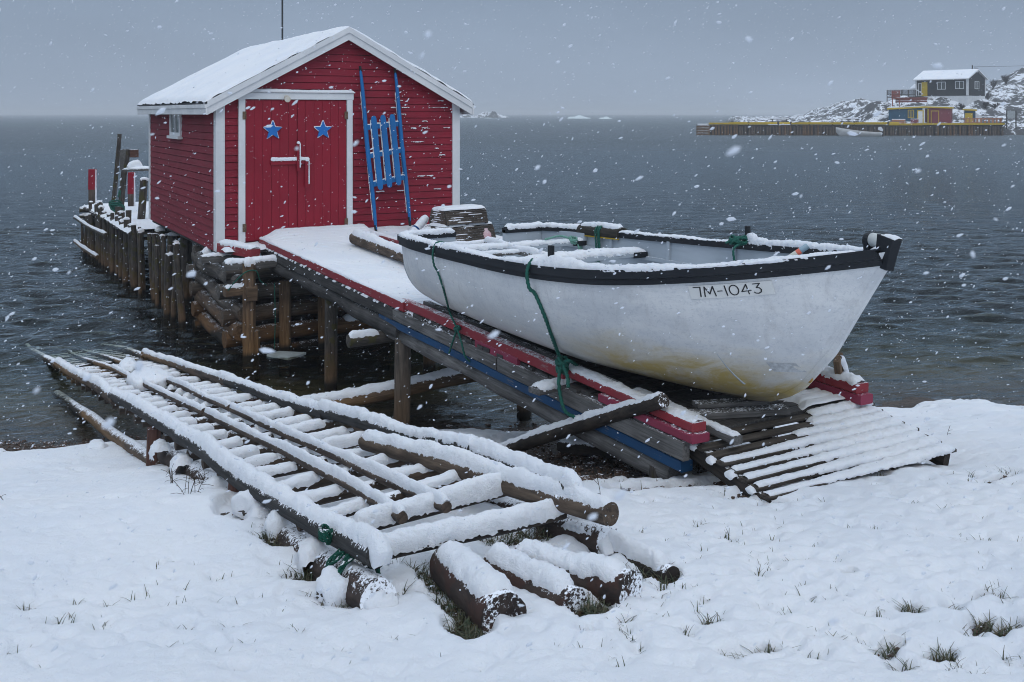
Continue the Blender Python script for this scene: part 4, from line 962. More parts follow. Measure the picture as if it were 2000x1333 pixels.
# thwarts, slats and floor
def across(name, x, z, y0, y1, wid, hei, mat, snow, seed, ends=True):
    M = WM[boat.name]; p0 = M @ Vector((x, y0, z)); p1 = M @ Vector((x, y1, z))
    o = plank(name, p0, p1, wid, hei, mat, boat, snow, seed, sds=.016)
    if ends:
        d = (p1 - p0).normalized(); a = p1 - d * .17
        plank('black_end', a, p1 - d * .004, wid + .006, hei + .006, M_black, o)
    return o
def wb(x, z): return float(hull_at_z(x, z, -.04))
for (x, y0, y1, w_) in ((.20, -.74, .10, .06), (.44, -.80, .06, .06), (.96, -.86, .02, .07)): across('slat', x, .655, y0, y1, w_, .03, M_grey, .030, int(x * 50), False)
across('thwart', .69, .665, -wb(.72, .66), wb(.72, .66), .10, .045, M_in, .035, 51); across('thwart', 1.62, .655, -wb(1.62, .65), wb(1.62, .65), .17, .05, M_in, .05, 52)
across('thwart', 3.1, .62, -wb(3.1, .62), wb(3.1, .62), .17, .05, M_in, .05, 53)
Mb = WM[boat.name]
o = plank('side_cleat', Mb @ Vector((.2, .02, .665)), Mb @ Vector((1.6, .0, .655)), .06, .05, M_grey, boat, .045, 54, sds=.016)
for s in (-1, 1):
    mb = MB(); rings = []
    for x in np.linspace(.1, 4.6, 40):
        y = float(hull_at_z(x, .63, -.04)); rings.append(np.array([(x, s * (y + .01), .60), (x, s * (y + .01), .635), (x, s * (y - .03), .635), (x, s * (y - .03), .60)]))
    mb.loft(rings); ri = obj('riser', mb, M_in, boat)
    for x in (.35, 1.15, 2.0, 2.85, 3.7, 4.45):
        mb = MB(); rings = []
        for z in np.linspace(.2, float(hz(x)) - .02, 12):
            y = float(hull_at_z(x, z, -.04)); rings.append(np.array([(x - .02, s * (y + .012), z), (x + .02, s * (y + .012), z), (x + .02, s * (y - .022), z), (x - .02, s * (y - .022), z)]))
        mb.loft(rings); obj('rib', mb, M_in, boat)
    mb = MB(); x = 3.35 if s < 0 else 2.98; y = float(hb_(x)) - .02; z = float(hz(x)); mb.box(x - .02, x + .02, s * y - .02, s * y + .02, z - .02, z + .175, .005); obj('thole_pin', mb, M_black, boat)
    if s > 0: snowcap([(x + .02, y, z + .10), (x + .10, y, z + .04), (x + .25, y, z + .03)], .04, .05, boat, 5, .012, 13, M=Mb)
    mb = MB(); x0 = .35 if s > 0 else 3.2; rings = [np.array([(x, s * (float(hb_(x)) - .05), float(hz(x)) + a) for a in (-.02, -.10)] + [(x, s * (float(hb_(x)) - .085), float(hz(x)) + a) for a in (-.10, -.02)]) for x in np.linspace(x0, x0 + .4, 6)]; mb.loft(rings); obj('thole_block', mb, M_in, boat)
xs_ = np.linspace(.1, 4.15, 60); Vf = []
for x in xs_:
    ys = np.linspace(-1, 1, 40) * (float(hull_at_z(x, .165, -.05))); d_ = .035 * vn(np.stack([np.full(40, x * 3), ys * 3, ys * 0], 1), 6); Vf.append(np.stack([np.full(40, x), ys, .21 + d_ + .03 * np.abs(ys)], 1))
npmesh('floor_snow', np.concatenate(Vf), gridfaces(60, 40), SNOW, boat)
# fairlead roller on the far bow
x = BL - .44; y = float(hb_(x)) - .01; z = float(hz(x)) + .03
for dx, m_, r in ((-.06, M_black, .05), (.075, M_black, .05)):
    mb = MB(); mb.loft([np.array([(x + dx + e, y + r * math.cos(t), z + .055 + r * math.sin(t)) for t in np.linspace(0, 6.283, 14, endpoint=False)]) for e in (-.02, .02)]); mb.box(x + dx - .018, x + dx + .018, y - .04, y + .04, z - .03, z + .05); obj('roller_bracket', mb, m_, boat)
mb = MB(); mb.loft([np.array([(x + e, y + r * math.cos(t), z + .062 + r * math.sin(t)) for t in np.linspace(0, 6.283, 16, endpoint=False)]) for e, r in ((-.045, .042), (-.03, .048), (0, .045), (.03, .048), (.055, .042))]); obj('roller', mb, plain('white_roller', (.55, .58, .57), .4), boat, None, True)
# number plate
def proj(p):
    d = np.array(p) - np.array([0, 0, EYE]); s, t = st(d[0], d[1]); return 1000 + F * s / t, 222 - F * d[2] / t
def hpt(x, dz, off):
    z = float(hz(x)) + dz; return (x, -(float(hull_at_z(x, z)) + off), z)
cand = np.linspace(3.4, 5.35, 400); pxs = np.array([proj(Mb @ Vector(hpt(x, -.2, .004)))[0] for x in cand])
xa, xb = float(np.interp(1353, pxs, cand)), float(np.interp(1516, pxs, cand))
xq = lambda f: float(np.interp(1353 + (1516 - 1353) * f, pxs, cand))       # even spacing along the side
dtop, dbot = -.100, -.188
def strip_mesh(f0, f1, d0, d1, off, n=14):
    g = []
    for i in range(n + 1):
        f = f0 + (f1 - f0) * i / n; g.append(f)
    mb = MB(); rings = []
    for f in g:
        x = xq(f); rings.append(np.array([hpt(x, d0, off), hpt(x, d1, off), hpt(x, d1, off - .006), hpt(x, d0, off - .006)]))
    mb.loft(rings); return mb
pl_ = obj('number_plate', strip_mesh(0, 1, dbot, dtop, .010, 20), plain('plate_white', (.66, .67, .66), .5, 0, .06), boat)
GL = {'7': ([[(0, 1), (.62, 1), (.5, 0)]], .62), 'M': ([[(0, 0), (.12, 1), (.5, .25), (.9, 1), (1.02, 0)]], 1.02), '-': ([[(0, .48), (.42, .50)]], .42), '1': ([[(.02, 1), (.10, 0)]], .12),
      '0': ([[(.42 + .42 * math.cos(t), .5 + .5 * math.sin(t)) for t in np.linspace(0, 6.2832, 22)]], .84), '4': ([[(.62, 0), (.52, 1), (0, .28), (.86, .36)]], .86), '3': ([[(.05, .98), (.68, 1.0), (.30, .60), (.55, .56), (.70, .36), (.62, .12), (.38, 0), (.12, .04), (0, .14)]], .70)}
mb = MB(); cx = 0.0; tot = sum(GL[c][1] for c in '7M-1043') + 6 * .27
for ch in '7M-1043':
    gl, wd = GL[ch]
    for poly in gl:
        for (x0, y0), (x1, y1) in zip(poly[:-1], poly[1:]):
            L = math.hypot(x1 - x0, y1 - y0); px_, py_ = -(y1 - y0) / L * .045, (x1 - x0) / L * .045; ex, ey = (x1 - x0) / L * .03, (y1 - y0) / L * .03
            nn = 3; ra = []
            for i in range(nn + 1):
                t = i / nn; gx = x0 - ex + (x1 - x0 + 2 * ex) * t; gy = y0 - ey + (y1 - y0 + 2 * ey) * t; rr = []
                for s, o_ in ((1, .0125), (-1, .0125), (-1, .008), (1, .008)):
                    f = .06 + .80 * (cx + gx + s * px_) / tot; d = dbot + .013 + (dtop - dbot - .024) * (gy + s * py_); rr.append(hpt(xq(f), d, o_))
                ra.append(np.array(rr))
            mb.loft(ra)
    cx += wd + .27
obj('lettering', mb, plain('letter_black', (.012, .014, .018), .5), pl_)
# small worn plate and eye bolt near the stem
x = BV - 4.86; mb = MB()
r_ = [np.array([(xx, -(float(hull_at_z(xx, z, .0)) + .006), z) for z in (.40, .33)] + [(xx, -(float(hull_at_z(xx, z, .0)) - .002), z) for z in (.33, .40)]) for xx in np.linspace(x, x + .12, 5)]
mb.loft(r_); obj('patch_plate', mb, plain('worn_patch', (.50, .52, .54), .5, 0, .3, 40), boat)
mb = tube([(BV - 4.765 + .03 * math.cos(t), -.012, .285 + .03 * math.sin(t)) for t in np.linspace(0, 6.28, 14)], .009, 0, 8, .01); obj('bow_ring', mb, plain('brass_ring', (.55, .32, .08), .4, .4), boat, None, True)

# ------------------------------------------------------------------ things in and on the boat
fd = thing('boat_fender', 'dark split foam tube fender tied over the far gunwale with green rope', 'fender', Mb @ Vector((.85, float(hb_(.85)), float(hz(.85)))), R(-90))
xa_, xb_ = .62, 1.28; r = .075
def bp_(x, dy, dz): return Mb @ Vector((x, float(hb_(x)) + dy, float(hz(x)) + dz))
rings = []
for x in np.linspace(xa_, xb_, 12):
    rr = []
    for t in np.linspace(R(-25), R(205), 12): rr.append(bp_(x, -.01 + r * math.cos(t) , r * math.sin(t) - .005))
    for t in np.linspace(R(205), R(-25), 12): rr.append(bp_(x, -.01 + (r - .022) * math.cos(t), (r - .022) * math.sin(t) - .005))
    rings.append(np.array(rr))
mb = MB(); mb.loft(rings); fo = wobj('foam_tube', mb, wood('dark_foam', (.02, .02, .018), (.06, .052, .042), .3), fd)
Mi = WM[fo.name].inverted(); snowcap([tuple(Mi @ bp_(x, -.01, r - .02)) for x in np.linspace(xa_ + .02, xb_ - .02, 14)], .045, .042, fo, 7, .014, 13, M=WM[fo.name])
mb = MB(); rings = []
for x in np.linspace(xa_, xb_, 12): rings.append(np.array([bp_(x, -.01 - r * .93, -.040), bp_(x, -.01 - r * .93, -.052), bp_(x, -.01 - r * .62, -.052), bp_(x, -.01 - r * .62, -.040)]))
mb.loft(rings); wobj('yellow_lip', mb, paint('fender_yellow', (.45, .30, .02), None, .1), fd)
def lash(name, label, paths, mat, r, knots=()):
    mb = MB()
    for P in paths: t_ = tube(P, r, 170, 8, .008); mb.add(t_.v, t_.f)
    for c, rr, sd in knots:
        q = random.Random(sd)
        for i in range(5):
            az, ti = q.uniform(0, 6.28), q.uniform(-1.2, 1.2)
            P = [(c[0] + rr * (math.cos(t) * math.cos(az) - math.sin(t) * math.cos(ti) * math.sin(az)), c[1] + rr * (math.cos(t) * math.sin(az) + math.sin(t) * math.cos(ti) * math.cos(az)), c[2] + rr * math.sin(t) * math.sin(ti)) for t in np.linspace(0, 6.283, 11)]
            t_ = tube(P, r, 170, 8, .008); mb.add(t_.v, t_.f)
    return tag(wobj(name, mb, mat, None, True), label, 'rope')
def arc(x): return [bp_(x, -.01 + (r + .008) * math.cos(t), (r + .008) * math.sin(t) - .005) for t in np.linspace(R(-40), R(200), 9)] + [bp_(x + .01, -.085, -.2), bp_(x, -.09, -.30)]
lash('fender_lashing', 'green rope wound over the dark foam fender', [arc(.94), arc(.975), arc(1.0)], M_rope, .009)
b1 = Mb @ Vector((.72, wb(.72, .66) - .16, .70))
lash('thwart_rope', 'pale green rope knotted on the aft thwart of the boat', [[b1 + Vector((-.35, 0, .03)), b1 + Vector((-.15, .02, .05)), b1, b1 + Vector((.05, -.03, -.07)), b1 + Vector((.03, -.06, -.15))], [b1, b1 + Vector((.09, .02, -.04)), b1 + Vector((.12, 0, -.13))]], M_ropep, .010, [(b1, .045, 3)])
tpn = Mb @ Vector((2.98, float(hb_(2.98)) - .02, float(hz(2.98)) + .06))
lash('thole_rope', 'green rope wrapped on the thole pin of the far gunwale', [[tpn + Vector((-.20, .06, -.03)), tpn + Vector((-.1, .03, .02)), tpn, tpn + Vector((-.05, .0, -.02)), tpn + Vector((-.19, -.03, -.07)), tpn + Vector((-.19, -.04, -.2)), tpn + Vector((-.19, -.04, -.34))]], M_rope, .010, [(tpn, .04, 4), (tpn + Vector((-.05, .01, -.01)), .045, 6), (tpn + Vector((-.12, .03, -.01)), .05, 8)])
p0 = Mb @ Vector((4.18, .25, .80)); p1 = p0 + Vector((.28, -.05, .24)); p1 = at(1578, 480, v=5.0); p0 = at(1530, 512, v=5.12)
fl = thing('net_float', 'long white fishing float with red and blue tip leaning in the bow', 'float', p0)
for nme, f0, f1, colr in (('float_body', -.25, .55, (.62, .62, .55)), ('red_band', .552, .70, (.75, .16, .10)), ('blue_tip', .702, 1.0, (.30, .42, .50))):
    M, L = frame(p0 + (p1 - p0) * f0, p0 + (p1 - p0) * f1); rr = .021
    mb = MB(); mb.loft([np.array([(x, r_ * math.cos(t), r_ * math.sin(t)) for t in np.linspace(0, 6.283, 12, endpoint=False)]) for x, r_ in ((0, rr), (L * .9 if f1 == 1 else L, rr), (L, rr * .8 if f1 == 1 else rr))]); obj(nme, mb, plain(nme + '_paint', colr, .5, 0, .15), fl, M, True)
# ropes that tie the boat down
hs = lambda x, dz, o_=.012: Mb @ Vector(hpt(x, dz, o_))
g1 = float(np.interp(848, [proj(Mb @ Vector(hpt(x, -.05, .04)))[0] for x in np.linspace(.3, 3.3, 200)], np.linspace(.3, 3.3, 200)))
g2 = float(np.interp(1034, [proj(Mb @ Vector(hpt(x, -.05, .04)))[0] for x in np.linspace(.3, 3.3, 200)], np.linspace(.3, 3.3, 200)))
V3 = lambda q: Vector(tuple(q))
def hug(px, py):
    "point just outside the near hull side seen at this place of the photograph"
    best = None
    for x in np.linspace(.2, 4.4, 110):
        for dz in np.linspace(-.03, -.80, 78):
            q = hpt(x, dz, .016); a, b = proj(Mb @ Vector(q)); e = (a - px) ** 2 + (b - py) ** 2
            if best is None or e < best[0]: best = (e, q)
    return Mb @ Vector(best[1])
k1 = V3(at(893, 642, u=RU0 - .06)); e1 = V3(at(879, 612, u=RU0 - .035))
lash('tie_down_rope', 'thin green rope holding the boat stern down to the ramp edge', [[hs(g1, .05, -.06), hs(g1, .045, .02), hs(g1, -.05, .055), hs(g1, -.16, .045), hug(855, 530), hug(864, 560), hug(872, 588), e1, k1], [k1, V3(at(886, 662, u=4.18)), V3(at(877, 690, u=4.18))], [k1, V3(at(901, 668, u=4.18)), V3(at(908, 695, u=4.19)), V3(at(920, 708, u=4.25))]], M_rope, .009, [(k1, .028, 5)])
k2 = V3(at(1098, 708, u=RU0 - .06)); k3 = V3(at(1108, 795, u=4.12))
lash('tie_down_rope', 'thick green rope tied from the boat gunwale to the red rail', [[hs(g2, .05, -.07), hs(g2, .055, .015), hs(g2, -.03, .06), hs(g2, -.15, .05), hug(1046, 575), hug(1062, 620), hug(1078, 660), V3(at(1090, 690, u=4.17)), k2], [k2, V3(at(1092, 735, u=4.15)), V3(at(1092, 757, u=4.13)), V3(at(1097, 785, u=4.13)), V3(at(1105, 805, u=4.14)), V3(at(1122, 815, u=4.2))], [k2, V3(at(1108, 735, u=4.15)), V3(at(1110, 757, u=4.13))], [k2, V3(at(1112, 705, u=4.22)), V3(at(1128, 715, u=4.34))]], M_rope, .0135, [(k2, .045, 7), (k2 + Vector((0, 0, -.05)), .04, 8)])

# ------------------------------------------------------------------ gear on the ramp and landing
log('spruce_log', (5.33, 13.85, zdeck(13.9) + .13), (5.28, 11.3, zdeck(11.3) + .12), .10, .085, M_spruce, None, .03, 301, .02)
tag(sc.collection.objects['spruce_log'], 'snow dusted bark log lying on the ramp between door and boat', 'log')
mb = tube([at(745, 462, z=1.585), at(778, 472, z=1.58), at(805, 483, z=1.57)], .012, 0, 6, .05); tag(wobj('red_strap', mb, M_redrail), 'thin red strap lying in the snow beside the log on the ramp', 'strap')
def trap(loc, rz, L, W, Hh, label, seed):
    t = thing('lobster_trap', label, 'lobster trap', loc, rz); M = WM[t.name]; rr = random.Random(seed)
    f = lambda z: 1 - .30 * (z / Hh) ** 1.3
    for x in (-L / 2, 0, L / 2):
        mb = MB()
        for s in (-1, 1):
            mb.loft([np.array([(x - .02, s * W / 2 * f(z) - .018, z), (x + .02, s * W / 2 * f(z) - .018, z), (x + .02, s * W / 2 * f(z) + .018, z), (x - .02, s * W / 2 * f(z) + .018, z)]) for z in np.linspace(0, Hh, 6)])
        mb.box(x - .02, x + .02, -W / 2 * .72, W / 2 * .72, Hh - .03, Hh)
        obj('hoop', mb, M_greydark, t)
    sid = MB()
    for i in range(6):
        z = .03 + i * (Hh - .05) / 5
        for s in (-1, 1): sid.box(-L / 2 - .02, L / 2 + .02, s * (W / 2 * f(z) + .022) - .008, s * (W / 2 * f(z) + .022) + .008, z - .015 + rr.uniform(-.003, .003), z + .016)
        for e in (-1, 1): sid.box(e * (L / 2 + .03) - .008, e * (L / 2 + .03) + .008, -W / 2 * f(z), W / 2 * f(z), z - .015, z + .016)
    s_ = obj('slats', sid, M_trap, t)
    for i in range(6):
        z = .03 + i * (Hh - .05) / 5 + .014
        for s in (-1, 1):
            if rr.random() < .8: a = rr.uniform(-.5, .1) * L; snowcap([(a, s * (W / 2 * f(z) + .024), z), (a + L * rr.uniform(.25, .4), s * (W / 2 * f(z) + .024), z)], .011, .010, s_, i, .02, 9, M=M)
        for e in (-1, 1):
            a = rr.uniform(-.5, .0) * W; snowcap([(e * (L / 2 + .032), a, z), (e * (L / 2 + .032), a + W * rr.uniform(.3, .5), z)], .011, .010, s_, i + 9, .02, 9, M=M)
    mb = MB(); 
    for i in range(5): y = (-.5 + (i + .5) / 5) * W * .7; mb.box(-L / 2 - .02, L / 2 + .02, y - .03, y + .03, Hh + .001, Hh + .016)
    tp_ = obj('top_slats', mb, M_trap, t)
    nu, nv = 50, 34; X, Y = np.meshgrid(np.linspace(-L / 2 - .03, L / 2 + .03, nu), np.linspace(-W * .37, W * .37, nv), indexing='ij')
    e = np.minimum(L / 2 + .03 - np.abs(X), W * .37 - np.abs(Y)); Z = Hh + .01 + .045 * np.sqrt(np.clip(e / .05, 0, 1)) + .006 * vn(np.stack([X * 9, Y * 9, X * 0], -1), seed)
    npmesh('snow_cover', np.stack([X, Y, Z], -1).reshape(-1, 3), gridfaces(nu, nv), SNOW, tp_)
    return t
M_trap = wood('trap_lath', (.045, .036, .030), (.14, .115, .095), .2)
q = at(884, 470, z=1.50); trap((7.02, 13.75, zdeck(13.7) + .02), R(8), .86, .58, .225, 'lower slatted wooden lobster trap, dark and snowy behind the boat stern', 1)
trap((7.0, 13.78, zdeck(13.7) + .275), R(5), .70, .50, .215, 'topmost slatted lobster trap with a flat snow cap beside the shed corner', 2)
bt_ = thing('motor_cover', 'dark angular box with a thick snow cap beside the lobster traps', 'box', (6.05, 13.95, zdeck(14)))
q = at(842, 452, v=13.9); M = Matrix.Translation(Vector((q[0], q[1], q[2] - .1))) @ Matrix.Rotation(R(20), 4, 'Z') @ Matrix.Rotation(R(-14), 4, 'Y')
mb = MB(); mb.loft([np.array([(-.24 * s, -.15 * s, z), (.24 * s, -.15 * s, z), (.24 * s, .15 * s, z), (-.24 * s, .15 * s, z)]) for z, s in ((-.12, .7), (-.02, 1), (.10, 1), (.16, .8))]); o = obj('cover', mb, plain('dark_cover', (.03, .034, .036), .5), bt_, M)
nu, nv = 30, 24; X, Y = np.meshgrid(np.linspace(-.25, .16, nu), np.linspace(-.16, .16, nv), indexing='ij'); e = np.minimum(np.minimum(X + .25, .16 - X), .16 - np.abs(Y))
npmesh('snow_cover', np.stack([X, Y, .09 + .10 * np.sqrt(np.clip(e / .12, 0, 1)) + .008 * vn(np.stack([X * 12, Y * 12, X * 0], -1), 4)], -1).reshape(-1, 3), gridfaces(nu, nv), SNOW, o, True, M)
bu_ = thing('buoy', 'slim white foam buoy with a bright blue band leaning at the barrow foot', 'buoy', (5.9, 14.1, zdeck(14)))
a, b = at(800, 462, v=14.1), at(833, 424, v=14.2)
for nme, f0, f1, m_ in (('foam_body', 0, .58, SNOW), ('blue_band', .30, .50, M_star), ('foam_body', .5, 1.0, SNOW)):
    M, L = frame(a + (b - a) * f0, a + (b - a) * f1); r_ = .072 if nme == 'blue_band' else .068
    mb = MB(); mb.loft([np.array([(x, s * r_ * math.cos(t), s * r_ * math.sin(t)) for t in np.linspace(0, 6.283, 14, endpoint=False)]) for x, s in ((0, .9), (.04, 1), (L - .05, 1), (L, .7))]); obj(nme, mb, m_, bu_, M, True)
q = at(948, 462, v=13.55); jg = thing('plastic_jug', 'small white plastic jug with red print beside the traps', 'jug', (q[0], q[1], zdeck(13.6)))
mb = MB(); mb.loft([np.array([(q[0] + r * math.cos(t), q[1] + r * math.sin(t), z) for t in np.linspace(0, 6.283, 14, endpoint=False)]) for z, r in ((zdeck(13.6) + .01, .09), (q[2] - .05, .10), (q[2] + .05, .09), (q[2] + .10, .04), (q[2] + .13, .035))]); o = wobj('jug_body', mb, paint('jug_white', (.62, .55, .56), (.45, .10, .14), .2, (.4, .08, .12)), jg, True)

# ------------------------------------------------------------------ log slipway in the foreground
slip = thing('log_slipway', 'ladder shaped log slipway with thick snow on its rails and rungs', 'slipway', (2.1, 8, .5))
ZS = lambda v: float(np.interp(v, [4.2, 9.0, 14.7, 17.5], [1.475, .86, .085, -.33]))
UL = lambda v: 1.69 + (v - 4.22) * (1.39 - 1.69) / 10.48
UR = lambda v: 2.78 + (v - 4.22) * (2.46 - 2.78) / 10.43
ZR = lambda v: float(np.interp(v, [4.2, 5.1, 7.0, 9.0, 14.7, 17.5], [1.535, 1.45, 1.135, .88, .085, -.33]))
def rl(U, v, dz=0.0): return (U(v), v, (ZR(v) if U is UR else ZS(v)) + dz)
def rail(U, vs, r, mats, snow, seed):
    for i in range(len(vs) - 1):
        a, b = vs[i], vs[i + 1] + .12
        log('side_rail', rl(U, a, .012 * (i % 2)), rl(U, b, .012 * (i % 2)), r, r * .96, mats[i], slip, snow[i], seed + i, rnd.uniform(-.03, .03), 16, .06, .014, .10, nose=(i == 0))
rail(UL, [4.14, 7.6, 10.3, 14.4], .060, [M_blackpole, M_blackpole, M_rail], [.042, .033, .024], 401)
rail(UR, [4.22, 5.2, 7.6, 10.2, 14.3], .054, [M_blackpole, M_blackpole, M_blackpole, M_rail], [.040, .034, .026, .020], 411)
log('sunken_rail', rl(UL, 14.45), rl(UL, 18.2, -.05), .055, .045, M_rail, slip, 0, 421, .05); log('sunken_rail', rl(UR, 14.3, -.02), rl(UR, 17.6, -.05), .055, .045, M_rail, slip, 0, 422, -.05)
UC1 = lambda v: 2.035 + (v - 4.65) * (1.93 - 2.07) / 8.65; UC2 = lambda v: 2.27 + (v - 4.65) * (2.10 - 2.27) / 8.65
for U, ve, sd in ((UC1, 4.62, 431), (UC2, 4.60, 441)):
    for a, b, mt in ((ve, 8.6, M_rail), (8.65, 13.2, M_rail)):
        M_, L_ = frame(rl(U, a, .005), rl(U, b, .005))
        log('centre_rail', rl(U, a, .0), rl(U, b, .0), .031, .029, mt, slip, .030 if a < 8 else .023, sd, rnd.uniform(-.03, .03), 12, .08, .016, .12); sd += 1
    log('sunken_rail', rl(U, 13.1), rl(U, 17.4, -.06), .036, .03, M_rail, slip, 0, sd, rnd.uniform(-.08, .08), 9)
v = 5.12; k = 0
while v < 17.2:
    z = ZS(v) - .085; r = rnd.uniform(.034, .046) if v < 14 else .03; dv = rnd.uniform(-.04, .04); dz = rnd.uniform(-.01, .01)
    a = (UL(v) - .02, v + dv, z + dz); b = (UR(v) + .02, v - dv, ZR(v) - .085 - dz)
    o = log('rung', a, b, r, r * rnd.uniform(.85, 1.05), M_rung, slip, 0, 500 + k, rnd.uniform(-.015, .015), 10, .08, rough=.1)
    if v < 13.7:
        L = (Vector(b) - Vector(a)).length; hs_ = rnd.uniform(.024, .042) * (1 if v < 9 else .85)
        for f0, f1 in ((.06, .34), (.55, .94)):
            f0 += rnd.uniform(-.02, .02); f1 += rnd.uniform(-.03, .03)
            snowcap([(L * f, 0, r * .4) for f in np.linspace(f0, f1, 8)], r * rnd.uniform(1.0, 1.22), r * .6 + hs_ * .75, o, 600 + k, .016, 15, M=WM[o.name])
    v += rnd.uniform(.33, .42); k += 1
log('cross_log', (1.70, 4.32, 1.40), (2.78, 4.29, 1.42), .040, .036, M_darkbark, slip, .050, 450, 0, 14, .06, .012, .1, shw=1.12)
log('cross_log', (1.82, 4.74, 1.36), (2.72, 4.72, 1.40), .040, .036, M_darkbark, slip, .048, 451, 0, 14, .06, .012, .1, shw=1.12)
# lower beams with chamfered ends
def beam(p0, p1, r, snow, seed, mat, vis):
    o = log('ground_beam', p0, p1, r, r * .95, mat, slip, 0, seed, 0, 16, .06, rough=.08); M = WM[o.name]
    L = (Vector(p1) - Vector(p0)).length
    snowcap([(-.045, 0, -r * .45), (.0, 0, r * .1), (.07, 0, r * .55), (.25, 0, r * .6), (.32, 0, r * .5)], r * .85, snow, o, seed, .012, 15, M=M)
    for (a, b) in vis: snowcap([(L * a, 0, r * .5), (L * b, 0, r * .5)], r * .85, snow * .8, o, seed + 1, .016, 13, M=M)
    return o
beam((1.675, 4.05, 1.31), (1.60, 8.4, .70), .088, .035, 461, M_beamend, ((.12, .24), (.3, .36), (.5, .6)))
beam((2.90, 4.06, 1.30), (2.74, 8.6, .66), .08, .035, 463, M_beamend, ((.2, .5),))
log('ground_beam', (1.58, 8.5, .56), (1.36, 14.2, -.2), .06, .055, M_rail, slip, 0, 465, 0, 12)
for (v, U, h) in ((8.55, UL, .62), (6.2, UL, .3), (5.2, UR, .3), (9.4, UR, .6)):
    u = U(v) - .03; log('support_post', (u, v, gz(u, v) - .15), (u + .01, v, ZS(v) - .05), .06, .055, wood('support_wood_red', (.05, .025, .02), (.13, .06, .045), .15), slip, 0, int(v * 30), 0, 10, .08)
for (v, u, sd) in ((4.75, 1.68, 1), (5.6, 1.66, 2), (6.5, 1.62, 3), (7.4, 1.60, 4), (8.1, 1.58, 5)):     # snow wedged between rail and beam
    snowcap([(u - .08 - 2.1, v - .09 - 8, ZS(v) - .17 - .5), (u - .06 - 2.1, v + .12 - 8, ZS(v + .1) - .18 - .5)], .075, .10, slip, sd, .014, 15, M=WM[slip.name], lump=1.4)

def mound(name, label, cat, c, rx, ry, rz, seed, mat, snow, group=None, rot=0.0):
    "a rough stone (or clump) with its cap of snow"
    t = thing(name, label, cat, c, rot, group); n = 26; mm = 16; V = []; th = np.linspace(0, 2 * math.pi, n, endpoint=False)
    rings = []
    for ph in np.linspace(.05, math.pi - .25, mm):
        x, y, z = rx * math.sin(ph) * np.cos(th), ry * math.sin(ph) * np.sin(th), np.full(n, rz * math.cos(ph)); p = np.stack([x, y, z], 1)
        d = 1 + .42 * fbm(p / max(rx, ry) * 1.3 + seed * 3.1, seed, 3); rings.append(p * d[:, None])
    mb = MB(); mb.loft(rings[::-1]); o = obj('stone' if name == 'rock' else 'clump', mb, mat, t, None, True)
    V = []
    for ph in np.linspace(.001, math.pi * .56, 16):
        x, y, z = rx * math.sin(ph) * np.cos(th), ry * math.sin(ph) * np.sin(th), np.full(n, rz * math.cos(ph)); p = np.stack([x, y, z], 1)
        d = 1 + .42 * fbm(p / max(rx, ry) * 1.3 + seed * 3.1, seed, 3); q = p * d[:, None]; e = 1 - (ph / (math.pi * .56)) ** 3
        lift = snow * e - .02 * (1 - e) + .012 * vn(p * 40 + seed, 3) + .3 * snow * vn(p * 14 + seed, 4) * (ph > .5)
        q = q * (1 + .15 * e * snow / max(rx, ry)); q[:, 2] += lift; V.append(np.vstack([q, q[:1]]))
    npmesh('snow_cover', np.concatenate(V), gridfaces(16, n + 1, flip=True), SNOW, o, True)
    return t
for i, (px, py, r, h, lab) in enumerate([(497, 1003, .11, .085, 'snow capped stone under the middle of the slipway left rail'), (395, 903, .10, .08, 'small snow capped stone furthest up the slipway left rail'), (445, 945, .12, .09, 'round snow capped stone between two others along the slipway beam'),
        (545, 1040, .10, .09, 'snow capped stone nearest the wound green rope'), (340, 893, .11, .08, 'low stone with patchy snow beside the slipway support post'), (655, 1178, .09, .07, 'broad snow covered stone just below the wound green rope'), (190, 888, .12, .05, 'flat snowy stone at the waterline left of the slipway')]):
    q = on_ground(px, py); mound('rock', lab, 'rock', (q[0], q[1], q[2] + .035), r * 1.05, r * .8, h * .72, 20 + i, M_rock, .038, 'rocks along the slipway', rnd.uniform(0, 3))
for (v, u, rx, sd) in ((11.35, 2.02, .30, 71),):
    mound('kelp_clump', 'heap of snow covered kelp lying across the slipway centre rails', 'kelp', (u, v, ZS(v) - .01), .19, .30, .065, sd, wood('dark_kelp', (.02, .012, .008), (.07, .04, .025), .4), .035)
mound('kelp_clump', 'small snowy wisp of kelp at the start of the thin centre rail', 'kelp', (2.02, 12.9, ZS(12.9) + .02), .10, .22, .05, 73, M_rung, .03)
paths = []; rr = random.Random(8)
for k in range(11):
    v0 = 4.36 + rr.uniform(-.07, .09); P = []
    for t in np.linspace(0, 6.283, 15): P.append((1.668 + (.098 + rr.uniform(-.006, .016)) * math.cos(t), v0 + rr.uniform(-.03, .03) + .03 * math.sin(t), 1.305 + (.098 + rr.uniform(-.006, .016)) * math.sin(t)))
    paths.append(P)
for k in range(7):
    a = (1.575 + rr.uniform(-.02, .02), 4.36 + rr.uniform(-.08, .08), 1.33); paths.append([a, (a[0] - .03, a[1] + rr.uniform(-.04, .04), 1.27), (a[0] - .02 + rr.uniform(-.03, .03), a[1] + rr.uniform(-.05, .05), 1.21), (a[0] + rr.uniform(-.05, .05), a[1] - .05, 1.20)])
mb = MB()
for P in paths: t_ = tube(P, .0065, 160, 7, .014); mb.add(t_.v, t_.f)
tag(wobj('rope_lashing', mb, M_netrope, None, True), 'frayed green rope wound round the near end of the slipway ground beam', 'rope')
q = at(636, 1043, t=4.72); coil('rope_tangle', 'small knot of green rope under the left slipway rail end', (q[0], q[1], q[2]), .03, 8, 78)
q = at(258, 708, z=.12); coil('rope_tangle', 'thin green rope strewn at the far rungs near the water', (2.35, 13.5, .12), .10, 4, 79)

